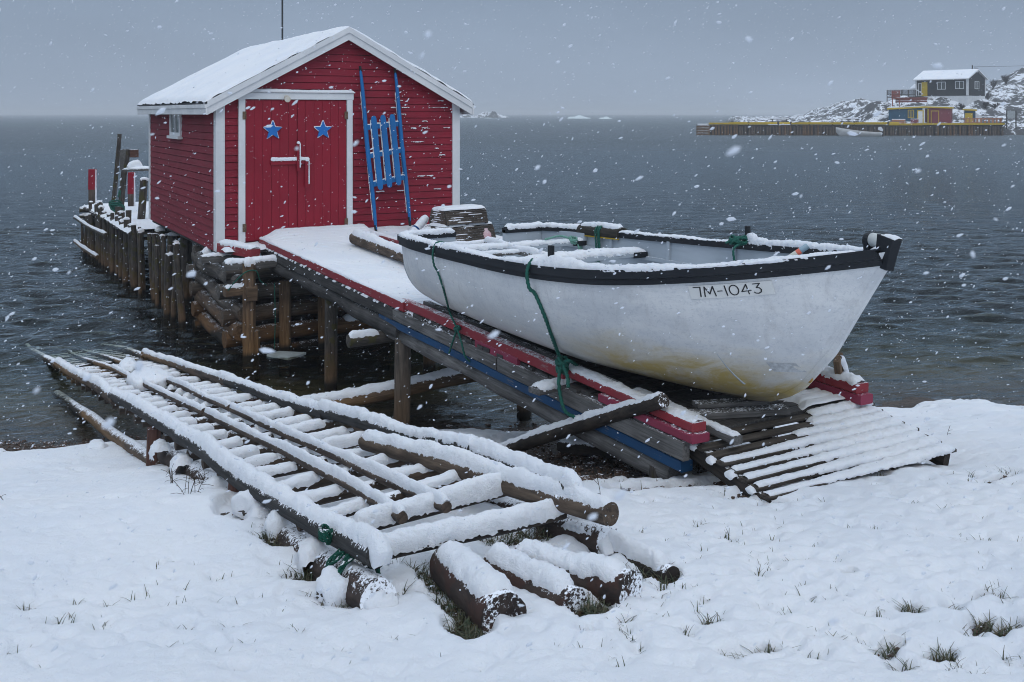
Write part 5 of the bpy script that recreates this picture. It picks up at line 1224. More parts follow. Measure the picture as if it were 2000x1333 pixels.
# loose poles and logs
o = log('loose_pole', (2.46, 6.22, ZS(6.2) + .055), (2.80, 3.92, 1.52), .058, .056, M_spruce, None, .046, 470, .015, 18, .05, .012, .05)
tag(o, 'long peeled pole with cut end laid diagonally over the slipway rungs', 'pole')
for p0, p1, r0, r1, mt, lab, sd, sn in [
    ((2.085, 4.24, 1.315), (2.02, 3.60, 1.34), .090, .100, M_biglog, 'thick snow covered log nearest the camera, leftmost of the short ground logs', 480, .045),
    ((2.27, 4.12, 1.315), (2.37, 3.58, 1.335), .068, .074, M_biglog, 'middle snow covered log with reddish rotten side among the short ground logs', 481, .045),
    ((2.44, 4.14, 1.315), (2.655, 3.53, 1.345), .074, .088, M_biglog, 'snow covered log with crumbling reddish end, right of the middle ground log', 482, .040),
    ((2.90, 4.40, 1.24), (2.985, 3.66, 1.27), .050, .055, M_darkbark, 'thin dark log half sunk in snow right of the slipway beam end', 483, .05)]:
    o = log('ground_log', p0, p1, r0, r1, mt, None, sn * .85, sd, 0, 20, .035, .010, .085, sspan=(.0, .985)); tag(o, lab, 'log')
b = at(1297, 785, u=4.235); a = on_ground(962, 893)
o = log('leaning_pole', (a[0], a[1], a[2] + .03), b, .058, .050, M_darkbark, None, .030, 490, .01, 14, .05, .014, .06); tag(o, 'dark bark pole leaning from the beach up onto the red ramp rail', 'pole')
o = log('beach_log', (3.45, 10.7, .20), (5.6, 9.95, .52), .085, .09, M_rail, None, .045, 491, .0, 14, .08, .02); tag(o, 'brown driftwood log behind the round trestle post under the ramp', 'log')
a, b = on_ground(1110, 882), on_ground(1300, 905)
o = plank('beach_plank', (a[0], a[1], a[2] + .06), (b[0], b[1], b[2] + .07), .26, .10, M_darkbark, None, .035, 492, sds=.016); tag(o, 'dark wide plank with a sheet of snow lying under the ramp end', 'plank')
a, b = on_ground(1318, 905), on_ground(1372, 900)
o = plank('support_block', (a[0], a[1], a[2] + .05), (b[0] + .1, b[1] + .1, b[2] + .06), .2, .16, M_darkbark, None, .03, 493, sds=.016); tag(o, 'dark timber block under the end of the red rails', 'block')

# ------------------------------------------------------------------ grass, weeds and pebbles
def grass():
    rr = random.Random(11); V = []; Fq = []
    def blade(u, v, h, lean, az, w):
        z = gz(u, v) - .01; o = len(V); dx, dy = math.cos(az), math.sin(az)
        for i, f in enumerate((0, .35, .7, 1)):
            ww = w * (1 - f) + .0006; b = lean * f * f
            cx, cy, cz = u + dx * b * h, v + dy * b * h, z + h * (f - .25 * lean * f * f)
            V.extend([(cx - dy * ww, cy + dx * ww, cz), (cx + dy * ww, cy - dx * ww, cz)])
        for i in range(3): Fq.append((o + 2*i, o + 2*i + 1, o + 2*i + 3, o + 2*i + 2))
    for (u0, v0, ru, rv, k) in HOLES:
        if st(u0, v0)[1] > 5.5: continue
        for _ in range(int(330 * k * ru * rv / .02)):
            blade(u0 + rr.gauss(0, ru * .5), v0 + rr.gauss(0, rv * .5), rr.uniform(.03, .075), rr.uniform(.5, 1.6), rr.uniform(0, 6.28), rr.uniform(.0016, .0036))
    for (u_, v_, n_, h_, sp_, dm) in TUFTS:
        for _ in range(n_): blade(u_ + rr.gauss(0, sp_), v_ + rr.gauss(0, sp_), rr.uniform(.4, 1) * h_ * .62 + .032, rr.uniform(.1, 1.2), rr.uniform(0, 6.28), rr.uniform(.0016, .0040))
    m, n, p = new_mat('winter_grass'); g = noise(n, coord(n, 'Object'), 35, 3)
    n.links.new(mix(n, rng(n, g, .35, .65), (.020, .042, .016), (.085, .072, .036)), p.inputs['Base Color']); p.inputs['Roughness'].default_value = .6
    tag(npmesh('grass', V, Fq, m, None, False), kind='stuff')
grass()
def weed(px, py, h, label, seed, n=1, branches=4):
    q = on_ground(px, py); mb = MB(); rr = random.Random(seed)
    for i in range(n):
        b = Vector((q[0] + rr.gauss(0, .04), q[1] + rr.gauss(0, .04), q[2] - .01)); az = rr.uniform(0, 6.28); ln = rr.uniform(.05, .5); P = [b + Vector((math.cos(az) * ln * h * f * f, math.sin(az) * ln * h * f * f, h * f * rr.uniform(.9, 1.05))) for f in (0, .3, .6, 1)]
        t = tube(P, .0018, 0, 5, .03); mb.add(t.v, t.f)
        for k in range(branches):
            a = P[1] + (P[3] - P[1]) * rr.random(); d = Vector((rr.uniform(-1, 1), rr.uniform(-1, 1), rr.uniform(.0, .8))) * h * .35
            t = tube([a, a + d * .6, a + d + Vector((0, 0, -.01))], .0012, 0, 5, .03); mb.add(t.v, t.f)
    tag(wobj('dry_weed', mb, wood('weed_stem', (.025, .018, .012), (.07, .05, .035)), None), label, 'weed')
for i, a in enumerate([(335, 960, .16, 'thin dead weed twigs poking from snow left of the stones', 5), (375, 985, .18, 'tangle of bare weed twigs beside the left slipway beam', 6), (400, 960, .14, 'low dark weed twigs nearest the slipway support post', 5), (1158, 985, .20, 'single upright dry stalk behind the long peeled pole', 1), (1148, 905, .05, 'curled dry stalk between pole and ramp', 2), (1838, 862, .16, 'lone bare twig leaning in snow right of the pallet corner', 1), (735, 905, .22, 'dry weed stalks standing behind the peeled pole start', 4), (1040, 1090, .15, 'dry brown weed stems among the short ground logs', 4), (15, 990, .12, 'bare weed stem at the far left edge of the snow', 2)]):
    weed(a[0], a[1], a[2], a[3], 90 + i, a[4], 3)
def pebbles():
    rr = random.Random(21); V = []; Fq = []
    base = [(math.cos(t) * math.sin(p), math.sin(t) * math.sin(p), math.cos(p)) for p in (0.01, .9, 1.7, 2.6) for t in np.linspace(0, 6.283, 6, endpoint=False)]
    def peb(u, v, r):
        o = len(V); az = rr.uniform(0, 6.28); sx, sy, sz = rr.uniform(.7, 1.4), rr.uniform(.6, 1.1), rr.uniform(.35, .7); z = gz(u, v)
        for x, y, q in base:
            j = rr.uniform(.8, 1.2); V.append((u + r * j * (x * sx * math.cos(az) - y * sy * math.sin(az)), v + r * j * (x * sx * math.sin(az) + y * sy * math.cos(az)), z + r * j * q * sz))
        for i in range(3):
            for k in range(6): Fq.append((o + i * 6 + k, o + i * 6 + (k + 1) % 6, o + (i + 1) * 6 + (k + 1) % 6, o + (i + 1) * 6 + k))
    for _ in range(3000):
        px, py = rr.uniform(560, 1560), rr.gauss(895, 34)
        if py < 800: continue
        q = on_ground(px, py)
        if 1 or q[2] < .95: peb(q[0], q[1], rr.uniform(.006, .022) if rr.random() < .93 else rr.uniform(.03, .05))
    for _ in range(900):
        q = on_ground(rr.uniform(0, 420), rr.gauss(872, 12)); peb(q[0], q[1], rr.uniform(.006, .02))
    for (u0, v0, ru, rv, k) in HOLES:
        for _ in range(14): peb(u0 + rr.gauss(0, ru * .6), v0 + rr.gauss(0, rv * .6), rr.uniform(.006, .016))
    m, n, p = new_mat('kelp_and_pebbles'); g = noise(n, coord(n, 'Object'), 18, 4, .7)
    c = mix(n, rng(n, g, .35, .65), (.018, .010, .006), (.10, .052, .028)); n.links.new(dusting(n, c, .22, 60), p.inputs['Base Color']); p.inputs['Roughness'].default_value = .55
    tag(npmesh('kelp_and_pebbles', V, Fq, m, None, False), kind='stuff')
pebbles()

# ------------------------------------------------------------------ the far shore
def rock_snow(name, dark=(.045, .048, .052), th=.55):
    m, n, p = new_mat(name); g = n.nodes.new('ShaderNodeNewGeometry'); s = n.nodes.new('ShaderNodeSeparateXYZ'); n.links.new(g.outputs['Normal'], s.inputs[0])
    a = noise(n, g.outputs['Position'], .32, 6, .68); b = noise(n, g.outputs['Position'], 1.6, 4, .7)
    f = math_(n, 'ADD', math_(n, 'MULTIPLY', s.outputs[2], .8), math_(n, 'ADD', math_(n, 'MULTIPLY', math_(n, 'SUBTRACT', a, .5), 1.5), math_(n, 'MULTIPLY', math_(n, 'SUBTRACT', b, .5), .9)))
    c = mix(n, rng(n, f, th, th + .12), mix(n, b, dark, tuple(q * 2.2 for q in dark)), SNOWC); n.links.new(c, p.inputs['Base Color']); p.inputs['Roughness'].default_value = .85
    bump(n, p, b, .7, .5); return m
ctrl = [  # px, t, z, spread s, spread t
 (1712, 172, 2.7, 3.0, 6), (1690, 185, 1.2, 5, 10), (1755, 176, 2.4, 4, 6), (1845, 178, 4.5, 9, 8), (1880, 182, 2.0, 8, 10), (1930, 212, 4.2, 8, 14), (1990, 225, 4.4, 12, 20), (2060, 235, 4.6, 16, 24), (1950, 186, 1.6, 9, 10),
 (1640, 270, 3.6, 8, 18), (1690, 250, 3.5, 8, 14), (2200, 230, 9, 30, 40)]
def far_z(s, t):
    wat = sstep(-1.5, 2.5, s - np.interp(t, [158, 165, 200, 260, 320, 420], [36, 34, 58, 62, 70, 90])) * sstep(157.5, 161, t)
    z = -1.2 + wat * 2.75
    for px, tc_, h, ss, ts in ctrl: z = z + wat * h * np.exp(-((s - (px - 1000) / F * tc_) / ss) ** 2 - ((t - tc_) / ts) ** 2)
    p = np.stack([s * .12, t * .12, s * 0], -1)
    pad = np.exp(-((s - 77) / 9) ** 4 - ((t - 177) / 7) ** 4)
    return z * (1 - 0) + wat * (.55 * fbm(p * 3, 91, 4) + .5 * np.abs(fbm(p, 92, 3))) * (1 - .85 * pad)
ss_ = np.linspace(25, 190, 230); tt_ = np.concatenate([np.linspace(156.5, 215, 120), np.linspace(216, 420, 90)])
T, S_ = np.meshgrid(tt_, ss_, indexing='ij'); Zf = far_z(S_, T)
tag(npmesh('far_shore', np.stack([.5 * T + .8660254 * S_, .8660254 * T - .5 * S_, Zf], -1).reshape(-1, 3), gridfaces(len(tt_), len(ss_)), rock_snow('snowy_rock', (.05, .053, .057), th=.68), None, False), kind='structure')
def spx(px, t): return (px - 1000) / F * t
def zy(py, t): return EYE + (222 - py) / F * t
fx = lambda px, t, z=0.0: VW(spx(px, t), t, z)
# pier
far = {}
M_cop = paint('yellow_paint', (.56, .40, .010), (.48, .34, .02), .08, (.4, .4, .38), .12)
M_fpile = wood('far_pile_wood', (.05, .042, .036), (.20, .155, .12), .1, None, (8, 8, 1), .8)
M_fpile2 = wood('far_pile_orange', (.09, .055, .03), (.26, .16, .09), .1, None, (8, 8, 1), .8)
pier = thing('far_pier', 'long pier of close set log piles with yellow kerb across the bay', 'pier', fx(1660, 158))
PT = lambda px: float(np.interp(px, [1360, 1760, 1965], [160, 155.5, 157])); DZ = 1.62
mb = MB(); a, b, c_, d_ = fx(1360, 160), fx(1760, 155.7), fx(1965, 157.2), None
back = 6.0
P = [VW(spx(x, PT(x)), PT(x) + .45) for x in np.linspace(1364, 1962, 20)] ; Q = [VW(spx(x, PT(x) + 7.0), PT(x) + 7.0) for x in np.linspace(1360, 1965, 20)]
rings = [np.array([(p[0], p[1], -1), (q[0], q[1], -1), (q[0], q[1], DZ), (p[0], p[1], DZ)]) for p, q in zip(P, Q)]
mb.loft(rings); wobj('deck', mb, M_greydark, pier)
rings = [np.array([(p[0], p[1], DZ + .01), (q[0], q[1], DZ + .01), (q[0], q[1], DZ + .10), (p[0], p[1], DZ + .10)]) for p, q in zip(P, Q)]
mb = MB(); mb.loft(rings); wobj('snow_cover', mb, SNOW, pier)
pm = []
for k in range(3):
    mb = MB(); mb.loft([np.array([(r * math.cos(t), r * math.sin(t), z) for t in np.linspace(0, 6.283, 7, endpoint=False)]) for z, r in ((-1.0, .19), (DZ - .05 - .12 * k, .16))]); 
    me = bpy.data.meshes.new('pile'); me.from_pydata(mb.v, [], mb.f); me.materials.append(M_fpile if k else M_fpile2); pm.append(me)
def inst(name, me, parent, M):
    return link(bpy.data.objects.new(name, me), parent, M)
for i in range(98):
    px = 1386 + (1962 - 1386) * (i + rnd.uniform(-.25, .25)) / 98; t = PT(px); x, y, _ = VW(spx(px, t), t - .02)
    inst('pile', pm[0 if px < 1440 or rnd.random() < .15 else rnd.choice((1, 2))], pier, Matrix.Translation((x, y, 0)) @ Matrix.Rotation(rnd.uniform(-.02, .02), 4, 'X'))
for j in range(6):
    z = .08 + j * .26; x0, y0, _ = fx(1360, 159.6); x1, y1, _ = fx(1386, 159.5); plank('crib_board', (x0, y0, z), (x1, y1, z), .25, .20, M_fpile2, pier, .03, j, sds=.3, n=2)
for (p0, p1, dz) in ((1384, 1500, .22), (1425, 1545, .30), (1545, 1730, .25), (1560, 1755, .30), (1735, 1800, .12), (1790, 1962, .18)):
    x0, y0, _ = fx(p0, PT(p0) + .4); x1, y1, _ = fx(p1, PT(p1) + .4 + (1.2 if dz > .26 else 0)); plank('kerb', (x0, y0, DZ + dz), (x1, y1, DZ + dz), .34, .30, M_cop, pier, .0, int(p0), sds=.4, n=3)
for px in (1430, 1462, 1520, 1545, 1580, 1626, 1668, 1735):
    x, y, _ = fx(px, PT(px) + .5); mb = MB(); mb.box(x - .12, x + .12, y - .12, y + .12, DZ, DZ + .55, .02); wobj('bollard', mb, M_greydark, pier)
def facing(px, t, z, extra=0.0):
    az = math.atan2(spx(px, t), t); x, y, _ = fx(px, t); return (x, y, z), -(R(30) + az) + extra
def lbox(name, parent, mat, x0, x1, y0, y1, z0, z1, c=0.0):
    mb = MB(); mb.box(x0, x1, y0, y1, z0, z1, c); return obj(name, mb, mat, parent)
def window(parent, x, y, z, w, h, frame_m, face='F', div=1):
    "frame and pane standing 6 cm proud of a wall; face F looks along -y, R along +x"
    mb = MB(); f = .09
    if face == 'F':
        for (a, b, c, d) in ((-w/2, -w/2 + f, -h/2, h/2), (w/2 - f, w/2, -h/2, h/2), (-w/2 + f, w/2 - f, h/2 - f, h/2), (-w/2 + f, w/2 - f, -h/2, -h/2 + f)): mb.box(x + a, x + b, y - .08, y + .01, z + c, z + d)
        if div: mb.box(x - .05, x + .05, y - .07, y + .01, z - h/2 + f, z + h/2 - f)
        o = obj('window', mb, frame_m, parent); m2 = MB(); m2.box(x - w/2 + .03, x + w/2 - .03, y - .04, y - .01, z - h/2 + .03, z + h/2 - .03)
    else:
        for (a, b, c, d) in ((-w/2, -w/2 + f, -h/2, h/2), (w/2 - f, w/2, -h/2, h/2), (-w/2 + f, w/2 - f, h/2 - f, h/2), (-w/2 + f, w/2 - f, -h/2, -h/2 + f)): mb.box(x - .01, x + .08, y + a, y + b, z + c, z + d)
        if div: mb.box(x - .01, x + .07, y - .05, y + .05, z - h/2 + f, z + h/2 - f)
        o = obj('window', mb, frame_m, parent); m2 = MB(); m2.box(x + .01, x + .04, y - w/2 + .03, y + w/2 - .03, z - h/2 + .03, z + h/2 - .03)
    obj('pane', m2, M_glass, o); return o
# grey house on the hill
loc, rz = facing(1890, 172, 0, -R(24)); HW, HD = 9.3, 7.0
house = thing('shingled_house', 'dark shingled house with yellow door and snowy roof on the far shore hill', 'house', loc, rz)
M_shk = paint('dark_shingle_wall', (.030, .034, .038), (.045, .048, .050), .1, (.08, .08, .08), 0, (3, 3, 9), .8)
hz0, hz1, hzr = 6.55, 9.55, 11.0
mb = MB(); mb.loft([np.array([(x, 0, hz0), (x, HD, hz0), (x, HD, hz1), (x, HD / 2, hzr - .12), (x, 0, hz1)]) for x in (-HW, 0)]); obj('wall', mb, M_shk, house)
lbox('foundation', house, M_white, -HW + .03, -.03, .03, HD - .03, 3.5, hz0 - .01)
for x0, x1, y0, y1 in ((-.28, .04, -.06, .0), (.0, .06, -.06, .22), (.002, .06, HD - .25, HD), (-HW - .03, -HW + .2, -.06, 0)): lbox('corner_board', house, M_white, x0, x1, y0, y1, hz0 + .02, hz1 - .05)
for s in (0, 1):
    mb = MB(); ov = .45; e = -ov if s == 0 else HD + ov; ez = hz1 - (hzr - hz1) / (HD / 2) * ov
    P = [(e, ez), (HD / 2, hzr), (HD / 2, hzr + .14), (e, ez + .14)]; mb.loft([np.array([(x, y, z) for y, z in P]) for x in (-HW - .35, .35)]); rf = obj('roof', mb, M_white, house)
    mb = MB(); P = [(e, ez + .142), (HD / 2, hzr + .142), (HD / 2, hzr + .25), (e + (.1 if s == 0 else -.1), ez + .25)]; mb.loft([np.array([(x, y, z) for y, z in P]) for x in (-HW - .3, .30)]); obj('snow_cover', mb, SNOW, rf)
fxx = lambda px: -HW * (1890 - px) / 93.0
window(house, fxx(1844), 0, 8.35, 1.5, 1.35, M_white); window(house, fxx(1876), 0, 8.4, 1.5, 1.35, M_white); window(house, 0, HD * .5, 8.4, 1.7, 1.35, M_white, 'R')
lbox('door', house, M_cop, fxx(1808), fxx(1818.5), -.07, .0, hz0, hz0 + 2.5); window(house, fxx(1804.8), 0, hz0 + 1.2, .6, 2.3, M_white, 'F', 0)
lbox('sconce', house, plain('sconce_wood', (.25, .18, .08)), fxx(1823), fxx(1826), -.1, 0, 8.85, 9.0)
lbox('porch_wing', house, M_white, -HW - 1.6, -HW - .03, 2, 5, 5.0, 8.0); mb = MB(); mb.loft([np.array([(x, 1.6, 8.0), (x, 5.4, 8.0), (x, 3.5, 8.9)]) for x in (-HW - 2.0, -HW - .02)]); obj('wing_roof', mb, SNOW, house)
deckt = thing('house_deck', 'grey wooden deck with railing and steps in front of the shingled house', 'deck', loc, rz)
lbox('platform', deckt, M_grey, fxx(1757), fxx(1812), -2.8, -.08, hz0 - .25, hz0 - .05)
for x in (fxx(1757), fxx(1771), fxx(1785), fxx(1797), fxx(1810)): lbox('post', deckt, M_grey, x - .06, x + .06, -2.8, -2.68, 3.8, hz0 + 1.1)
lbox('handrail', deckt, M_white, fxx(1756), fxx(1811), -2.86, -2.66, hz0 + 1.12, hz0 + 1.22); lbox('handrail', deckt, M_grey, fxx(1757), fxx(1810), -2.75, -2.70, hz0 + .25, hz0 + .35)
mb = MB()
for i in range(44): x = fxx(1757) + (fxx(1810) - fxx(1757)) * i / 44; mb.box(x, x + .055, -2.76, -2.72, hz0 + .02, hz0 + 1.12)
obj('balusters', mb, M_greydark, deckt)
mb = MB(); a = fxx(1811); mb.loft([np.array([(a, y, hz0 + 1.1), (a + 1.3, y, hz0 + .2), (a + 1.3, y, hz0 + .36), (a, y, hz0 + 1.26)]) for y in (-2.8, -2.7)]); obj('stair_rail', mb, M_white, deckt)
mb = MB()
for i in range(5): mb.box(fxx(1812) + i * .3, fxx(1812) + i * .3 + .4, -2.7, -.8, hz0 - .5 - i * .22, hz0 - .38 - i * .22)
obj('steps', mb, M_greydark, deckt)
lat = thing('red_lattice', 'rusty red slatted panel beside the grey house deck', 'panel', fx(1751, 171), rz)
mb = MB()
for i in range(6): mb.box(-.9, .6, -.05, .05, 6.0 + i * .24, 6.18 + i * .24)
for x in (-.8, .5): mb.box(x - .06, x + .06, .051, .15, 4.6, 7.4)
obj('boards', mb, paint('rusty_red', (.28, .055, .03), None, .2), lat)
lat2 = thing('red_skirt_fence', 'low rusty red board skirt under the grey house deck', 'fence', fx(1775, 170), rz)
mb = MB(); mb.box(-2.4, 3.2, -.05, .05, 5.65, 6.2); mb.box(-2.4, 3.2, -.05, .05, 5.35, 5.6); obj('boards', mb, paint('rusty_red_dark', (.20, .05, .035), None, .3), lat2)
# waterfront huts
M_fblue = paint('teal_blue_paint', (.012, .075, .13), (.010, .06, .11), .05, (.1, .12, .13), 0, (1, 1, 7), .6); M_fred = paint('far_red_paint', (.19, .030, .045), (.16, .028, .04), .12, (.3, .2, .2), 0, (1, 1, 7), .6)
def shanty(name, label, px0, px1, py0, py1, t, depth, mat, slope, fasc, extra=0.0):
    loc, rz = facing((px0 + px1) / 2, t, DZ, extra); w = (px1 - px0) / F * t / math.cos(math.atan2(spx((px0 + px1) / 2, t), t)); h = (py1 - py0) / F * t
    th = thing(name, label, 'hut', loc, rz); a, b = h - max(0, slope), h + min(0, slope)
    mb = MB(); mb.loft([np.array([(-w/2, y, -.3), (w/2, y, -.3), (w/2, y, b), (-w/2, y, a)]) for y in (0, depth)][::-1]); obj('wall', mb, mat, th)
    mb = MB(); mb.loft([np.array([(-w/2 - .25, y, a - .0), (w/2 + .2, y, b - .0), (w/2 + .2, y, b + .24), (-w/2 - .25, y, a + .24)]) for y in (-.25, depth + .2)][::-1]); r = obj('roof', mb, fasc, th)
    mb = MB(); mb.loft([np.array([(-w/2 - .22, y, a + .243), (w/2 + .17, y, b + .243), (w/2 + .17, y, b + .36), (-w/2 - .22, y, a + .36)]) for y in (-.2, depth + .2)][::-1]); obj('snow_cover', mb, SNOW, r)
    return th, w, h
hut, w_, h_ = shanty('waterfront_hut', 'teal blue flat roofed hut with yellow trim on the far pier', 1740, 1801, 208, 241, 163, 4, M_fblue, .3, M_cop)
ww = window(hut, w_ * .12, 0, 1.75, .95, 1.35, M_cop); lbox('door', hut, M_white, w_ * .32, w_ * .44, -.08, 0, .05, 2.2); mb = MB(); mb.box(w_ * .29, w_ * .32, -.09, 0, 0, 2.35); mb.box(w_ * .44, w_ * .47, -.09, 0, 0, 2.35); mb.box(w_ * .32, w_ * .44, -.09, 0, 2.2, 2.35); obj('door_frame', mb, M_cop, hut); lbox('corner_board', hut, M_white, w_ / 2 - .35, w_ / 2 + .03, -.06, -.002, 0, 2.7)
hut, w_, h_ = shanty('waterfront_hut', 'dark red flat roofed hut with yellow door frame on the far pier', 1815, 1853, 209, 242, 162, 3.0, M_fred, -.12, M_cop, -R(6))
lbox('corner_board', hut, M_cop, -w_ / 2 - .04, -w_ / 2 + .16, -.06, 0, 0, 2.6); mb = MB(); mb.box(-w_ * .36, -w_ * .33, -.07, 0, 0, 2.3); mb.box(-w_ * .03, 0, -.07, 0, 0, 2.3); mb.box(-w_ * .33, -w_ * .03, -.07, 0, 2.18, 2.3); obj('door_frame', mb, M_cop, hut); lbox('door', hut, M_fred, -w_ * .33, -w_ * .03, -.05, 0, 0, 2.18)
lbox('side_wing', hut, M_fred, -w_ / 2 - .9, -w_ / 2 - .05, .4, 2.8, 0, 2.55)
hut, w_, h_ = shanty('waterfront_hut', 'tiny blue outhouse with yellow door beside the orange fence', 1885, 1903, 213, 241, 163, 2.0, M_fblue, -.1, M_cop)
lbox('door', hut, M_cop, -w_ * .42, w_ * .25, -.06, 0, 0, 1.9); mb = MB(); mb.loft([np.array([(w_/2, y, -.2), (w_/2 + 1.0, y, -.2), (w_/2 + 1.0, y, 1.3), (w_/2, y, 2.0)]) for y in (1.9, .1)]); obj('lean_to', mb, M_white, hut)
loc, rz = facing(1919, 159, DZ); fn = thing('board_fence', 'pale orange slatted fence on the far pier', 'fence', loc, rz); M_or = paint('orange_wood', (.36, .17, .09), (.30, .13, .07), .2, (.3, .25, .2), .3)
for i in range(10): lbox('picket', fn, M_or, -2.6 + i * .56, -2.32 + i * .56, -.05, .05, 0, 1.1)
lbox('top_rail', fn, M_or, -2.8, 2.8, -.09, -.051, .9, 1.06); lbox('bottom_rail', fn, M_or, -2.8, 2.8, -.09, -.051, .1, .3); lbox('bench_seat', fn, M_or, -2.8, -.2, -.6, -.091, .36, .5)
for px, lab in ((1751, 'stack of orange brown pallets left of the teal hut'), ):
    loc, rz = facing(px + 4, 159, DZ); b_ = thing('pallet_stack', lab, 'pallets', loc, rz)
    for j in range(3): lbox('pallet', b_, M_or, -1.2 + .1 * j, 1.1 - .05 * j, -.3, .5, .05 + .28 * j, .28 + .28 * j)
    lbox('snow_cover', b_, SNOW, -1.0, 1.0, -.25, .45, .845, .95)
loc, rz = facing(1786, 160, DZ); b_ = thing('wooden_crate', 'dark red slatted crate in front of the teal hut door', 'crate', loc, rz)
for j in range(3): lbox('slat', b_, M_fred, -.6, .6, -.3, .3, .06 + .3 * j, .29 + .3 * j)
lbox('snow_cover', b_, SNOW, -.6, .6, -.3, .3, .90, .98)
for px, t_, lab in ((1522, 162, 'picnic table with snow near the pier head'), (1658, 165, 'picnic table among snowy rocks behind the mid pier')):
    loc, rz = facing(px, t_, DZ); tb = thing('picnic_table', lab, 'table', loc, rz)
    lbox('table_top', tb, M_greydark, -1.5, 1.5, -.4, .4, .85, .95); lbox('snow_cover', tb, SNOW, -1.5, 1.5, -.4, .4, .952, 1.06)
    for y in (-.8, .8): lbox('bench', tb, M_greydark, -1.5, 1.5, y - .14, y + .14, .5, .58)
    for x in (-1.1, 1.1): lbox('leg', tb, M_greydark, x - .08, x + .08, -.8, .8, 0, .45); lbox('leg', tb, M_greydark, x - .07, x + .07, -.2, .2, .451, .849)
loc, rz = facing(1975, 156.5, DZ); sg = thing('notice_frame', 'blank pale notice board on two posts at the pier end', 'sign', loc, rz)
for x in (-.65, .65): lbox('post', sg, M_greydark, x - .09, x + .09, -.09, .09, -.6, 2.3)
lbox('board', sg, plain('pale_board', (.50, .54, .56)), -.55, .55, -.03, .03, 1.1, 2.2)
# moored boat
loc, rz = facing(1677, 151, 0); wb_ = thing('motor_boat', 'small white open motor boat moored at the far pier', 'boat', loc, rz); L = 6.6
mb = MB(); rings = []
for x in np.linspace(0, 1, 24):
    b = .95 * (1 - (1 - min(1, x * 1.6 + .02)) ** 2.2); zt_ = .62 + .75 * (1 - x) ** 1.8; zk = -.25 + .9 * max(0, 1 - x / .16) ** 2
    th = np.linspace(-math.pi / 2, math.pi / 2, 13); out_ = np.stack([np.full(13, -L / 2 * 1.0 + L * x), b * np.sign(np.sin(th)) * np.abs(np.sin(th)) ** .7, zk + (zt_ - zk) * (1 - np.cos(th) ** .8)], 1)
    inn = out_[::-1].copy(); inn[:, 1] *= .9; inn[:, 2] = np.maximum(inn[:, 2], .12) ; inn[0, 2] = inn[-1, 2] = zt_; rings.append(np.vstack([out_, inn]))
mb.loft(rings); obj('hull', mb, paint('far_boat_white', (.55, .57, .58), None, .05), wb_, None, True)
mb = MB(); mb.loft([np.array([(x, y * s, z) for x, z in ((L/2 - .55, 1.0), (L/2 + .1, .75), (L/2 + .2, 1.0), (L/2 - .1, 1.45), (L/2 - .5, 1.4))]) for y, s in ((-.3, 1), (.3, 1))]); ob = obj('outboard_cover', mb, SNOW, wb_); lbox('outboard_leg', ob, M_black, L/2 + .02, L/2 + .2, -.1, .1, -.3, .74)
lbox('thwart', wb_, M_white, L * .1, L * .16, -.8, .8, .5, .58)
# power pole, wire and shrubs
x, y, _ = fx(1899, 189); pp = thing('power_pole', 'thin utility pole behind the house gable', 'utility pole', (x, y, 5)); mb = tube([(x, y, 4), (x, y, 12.6)], .11, 0, 7, 1); wobj('pole', mb, M_greydark, pp); mb = MB(); mb.box(x - .1, x + 1.0, y - .5, y - .42, 12.0, 12.12); wobj('bracket', mb, M_greydark, pp)
x2, y2, _ = fx(2120, 200); tag(wobj('power_line', tube([(x, y - .4, 12.3), tuple(np.array(fx(2000, 194)) + np.array([0, 0, 12.75])), (x2, y2, 13.6)], .03, 0, 5, 2), M_greydark), 'single overhead wire running from the utility pole to the right edge', 'wire')
def shrub(px, t, h, label, seed):
    x, y, _ = fx(px, t); z = float(far_z(np.array(spx(px, t)), np.array(float(t)))); tr = thing('bare_shrub', label, 'shrub', (x, y, z)); rr = random.Random(seed); mb = MB()
    def br(p, d, l, r, k):
        q = p + d * l; mb.loft([np.array([p + Vector((r * math.cos(a), r * math.sin(a), 0)) for a in (0, 2.1, 4.2)]), np.array([q + Vector((r * .6 * math.cos(a), r * .6 * math.sin(a), 0)) for a in (0, 2.1, 4.2)])])
        if k:
            for _ in range(rr.choice((3, 4, 4))): br(p + d * l * rr.uniform(.4, 1), (d + Vector((rr.gauss(0, .5), rr.gauss(0, .5), rr.gauss(.1, .3)))).normalized(), l * rr.uniform(.5, .8), r * .6, k - 1)
    for _ in range(4): br(Vector((x, y, z - .2)), Vector((rr.gauss(0, .3), rr.gauss(0, .3), 1)).normalized(), h * .42, .13, 4)
    wobj('branches', mb, wood('shrub_twigs', (.035, .028, .026), (.07, .055, .05)), tr)
for a in ((1966, 215, 3.2, 'round bare shrub on the skyline of the far hill', 1), (1938, 212, 2.6, 'leaning bare shrub between house and round shrub', 2), (1930, 208, 1.8, 'low bare bush closest to the house gable', 3), (1878, 171, 1.3, 'brown bush on the slope just below the house front', 4), (1925, 172, 1.6, 'wide brown bush on the slope right of the house corner', 5), (1942, 173, 1.3, 'rightmost low brown bush above the far fence', 6), (1784, 205, 3.5, 'thin bare tree peeking over the house left of its roof', 7)): shrub(*a)
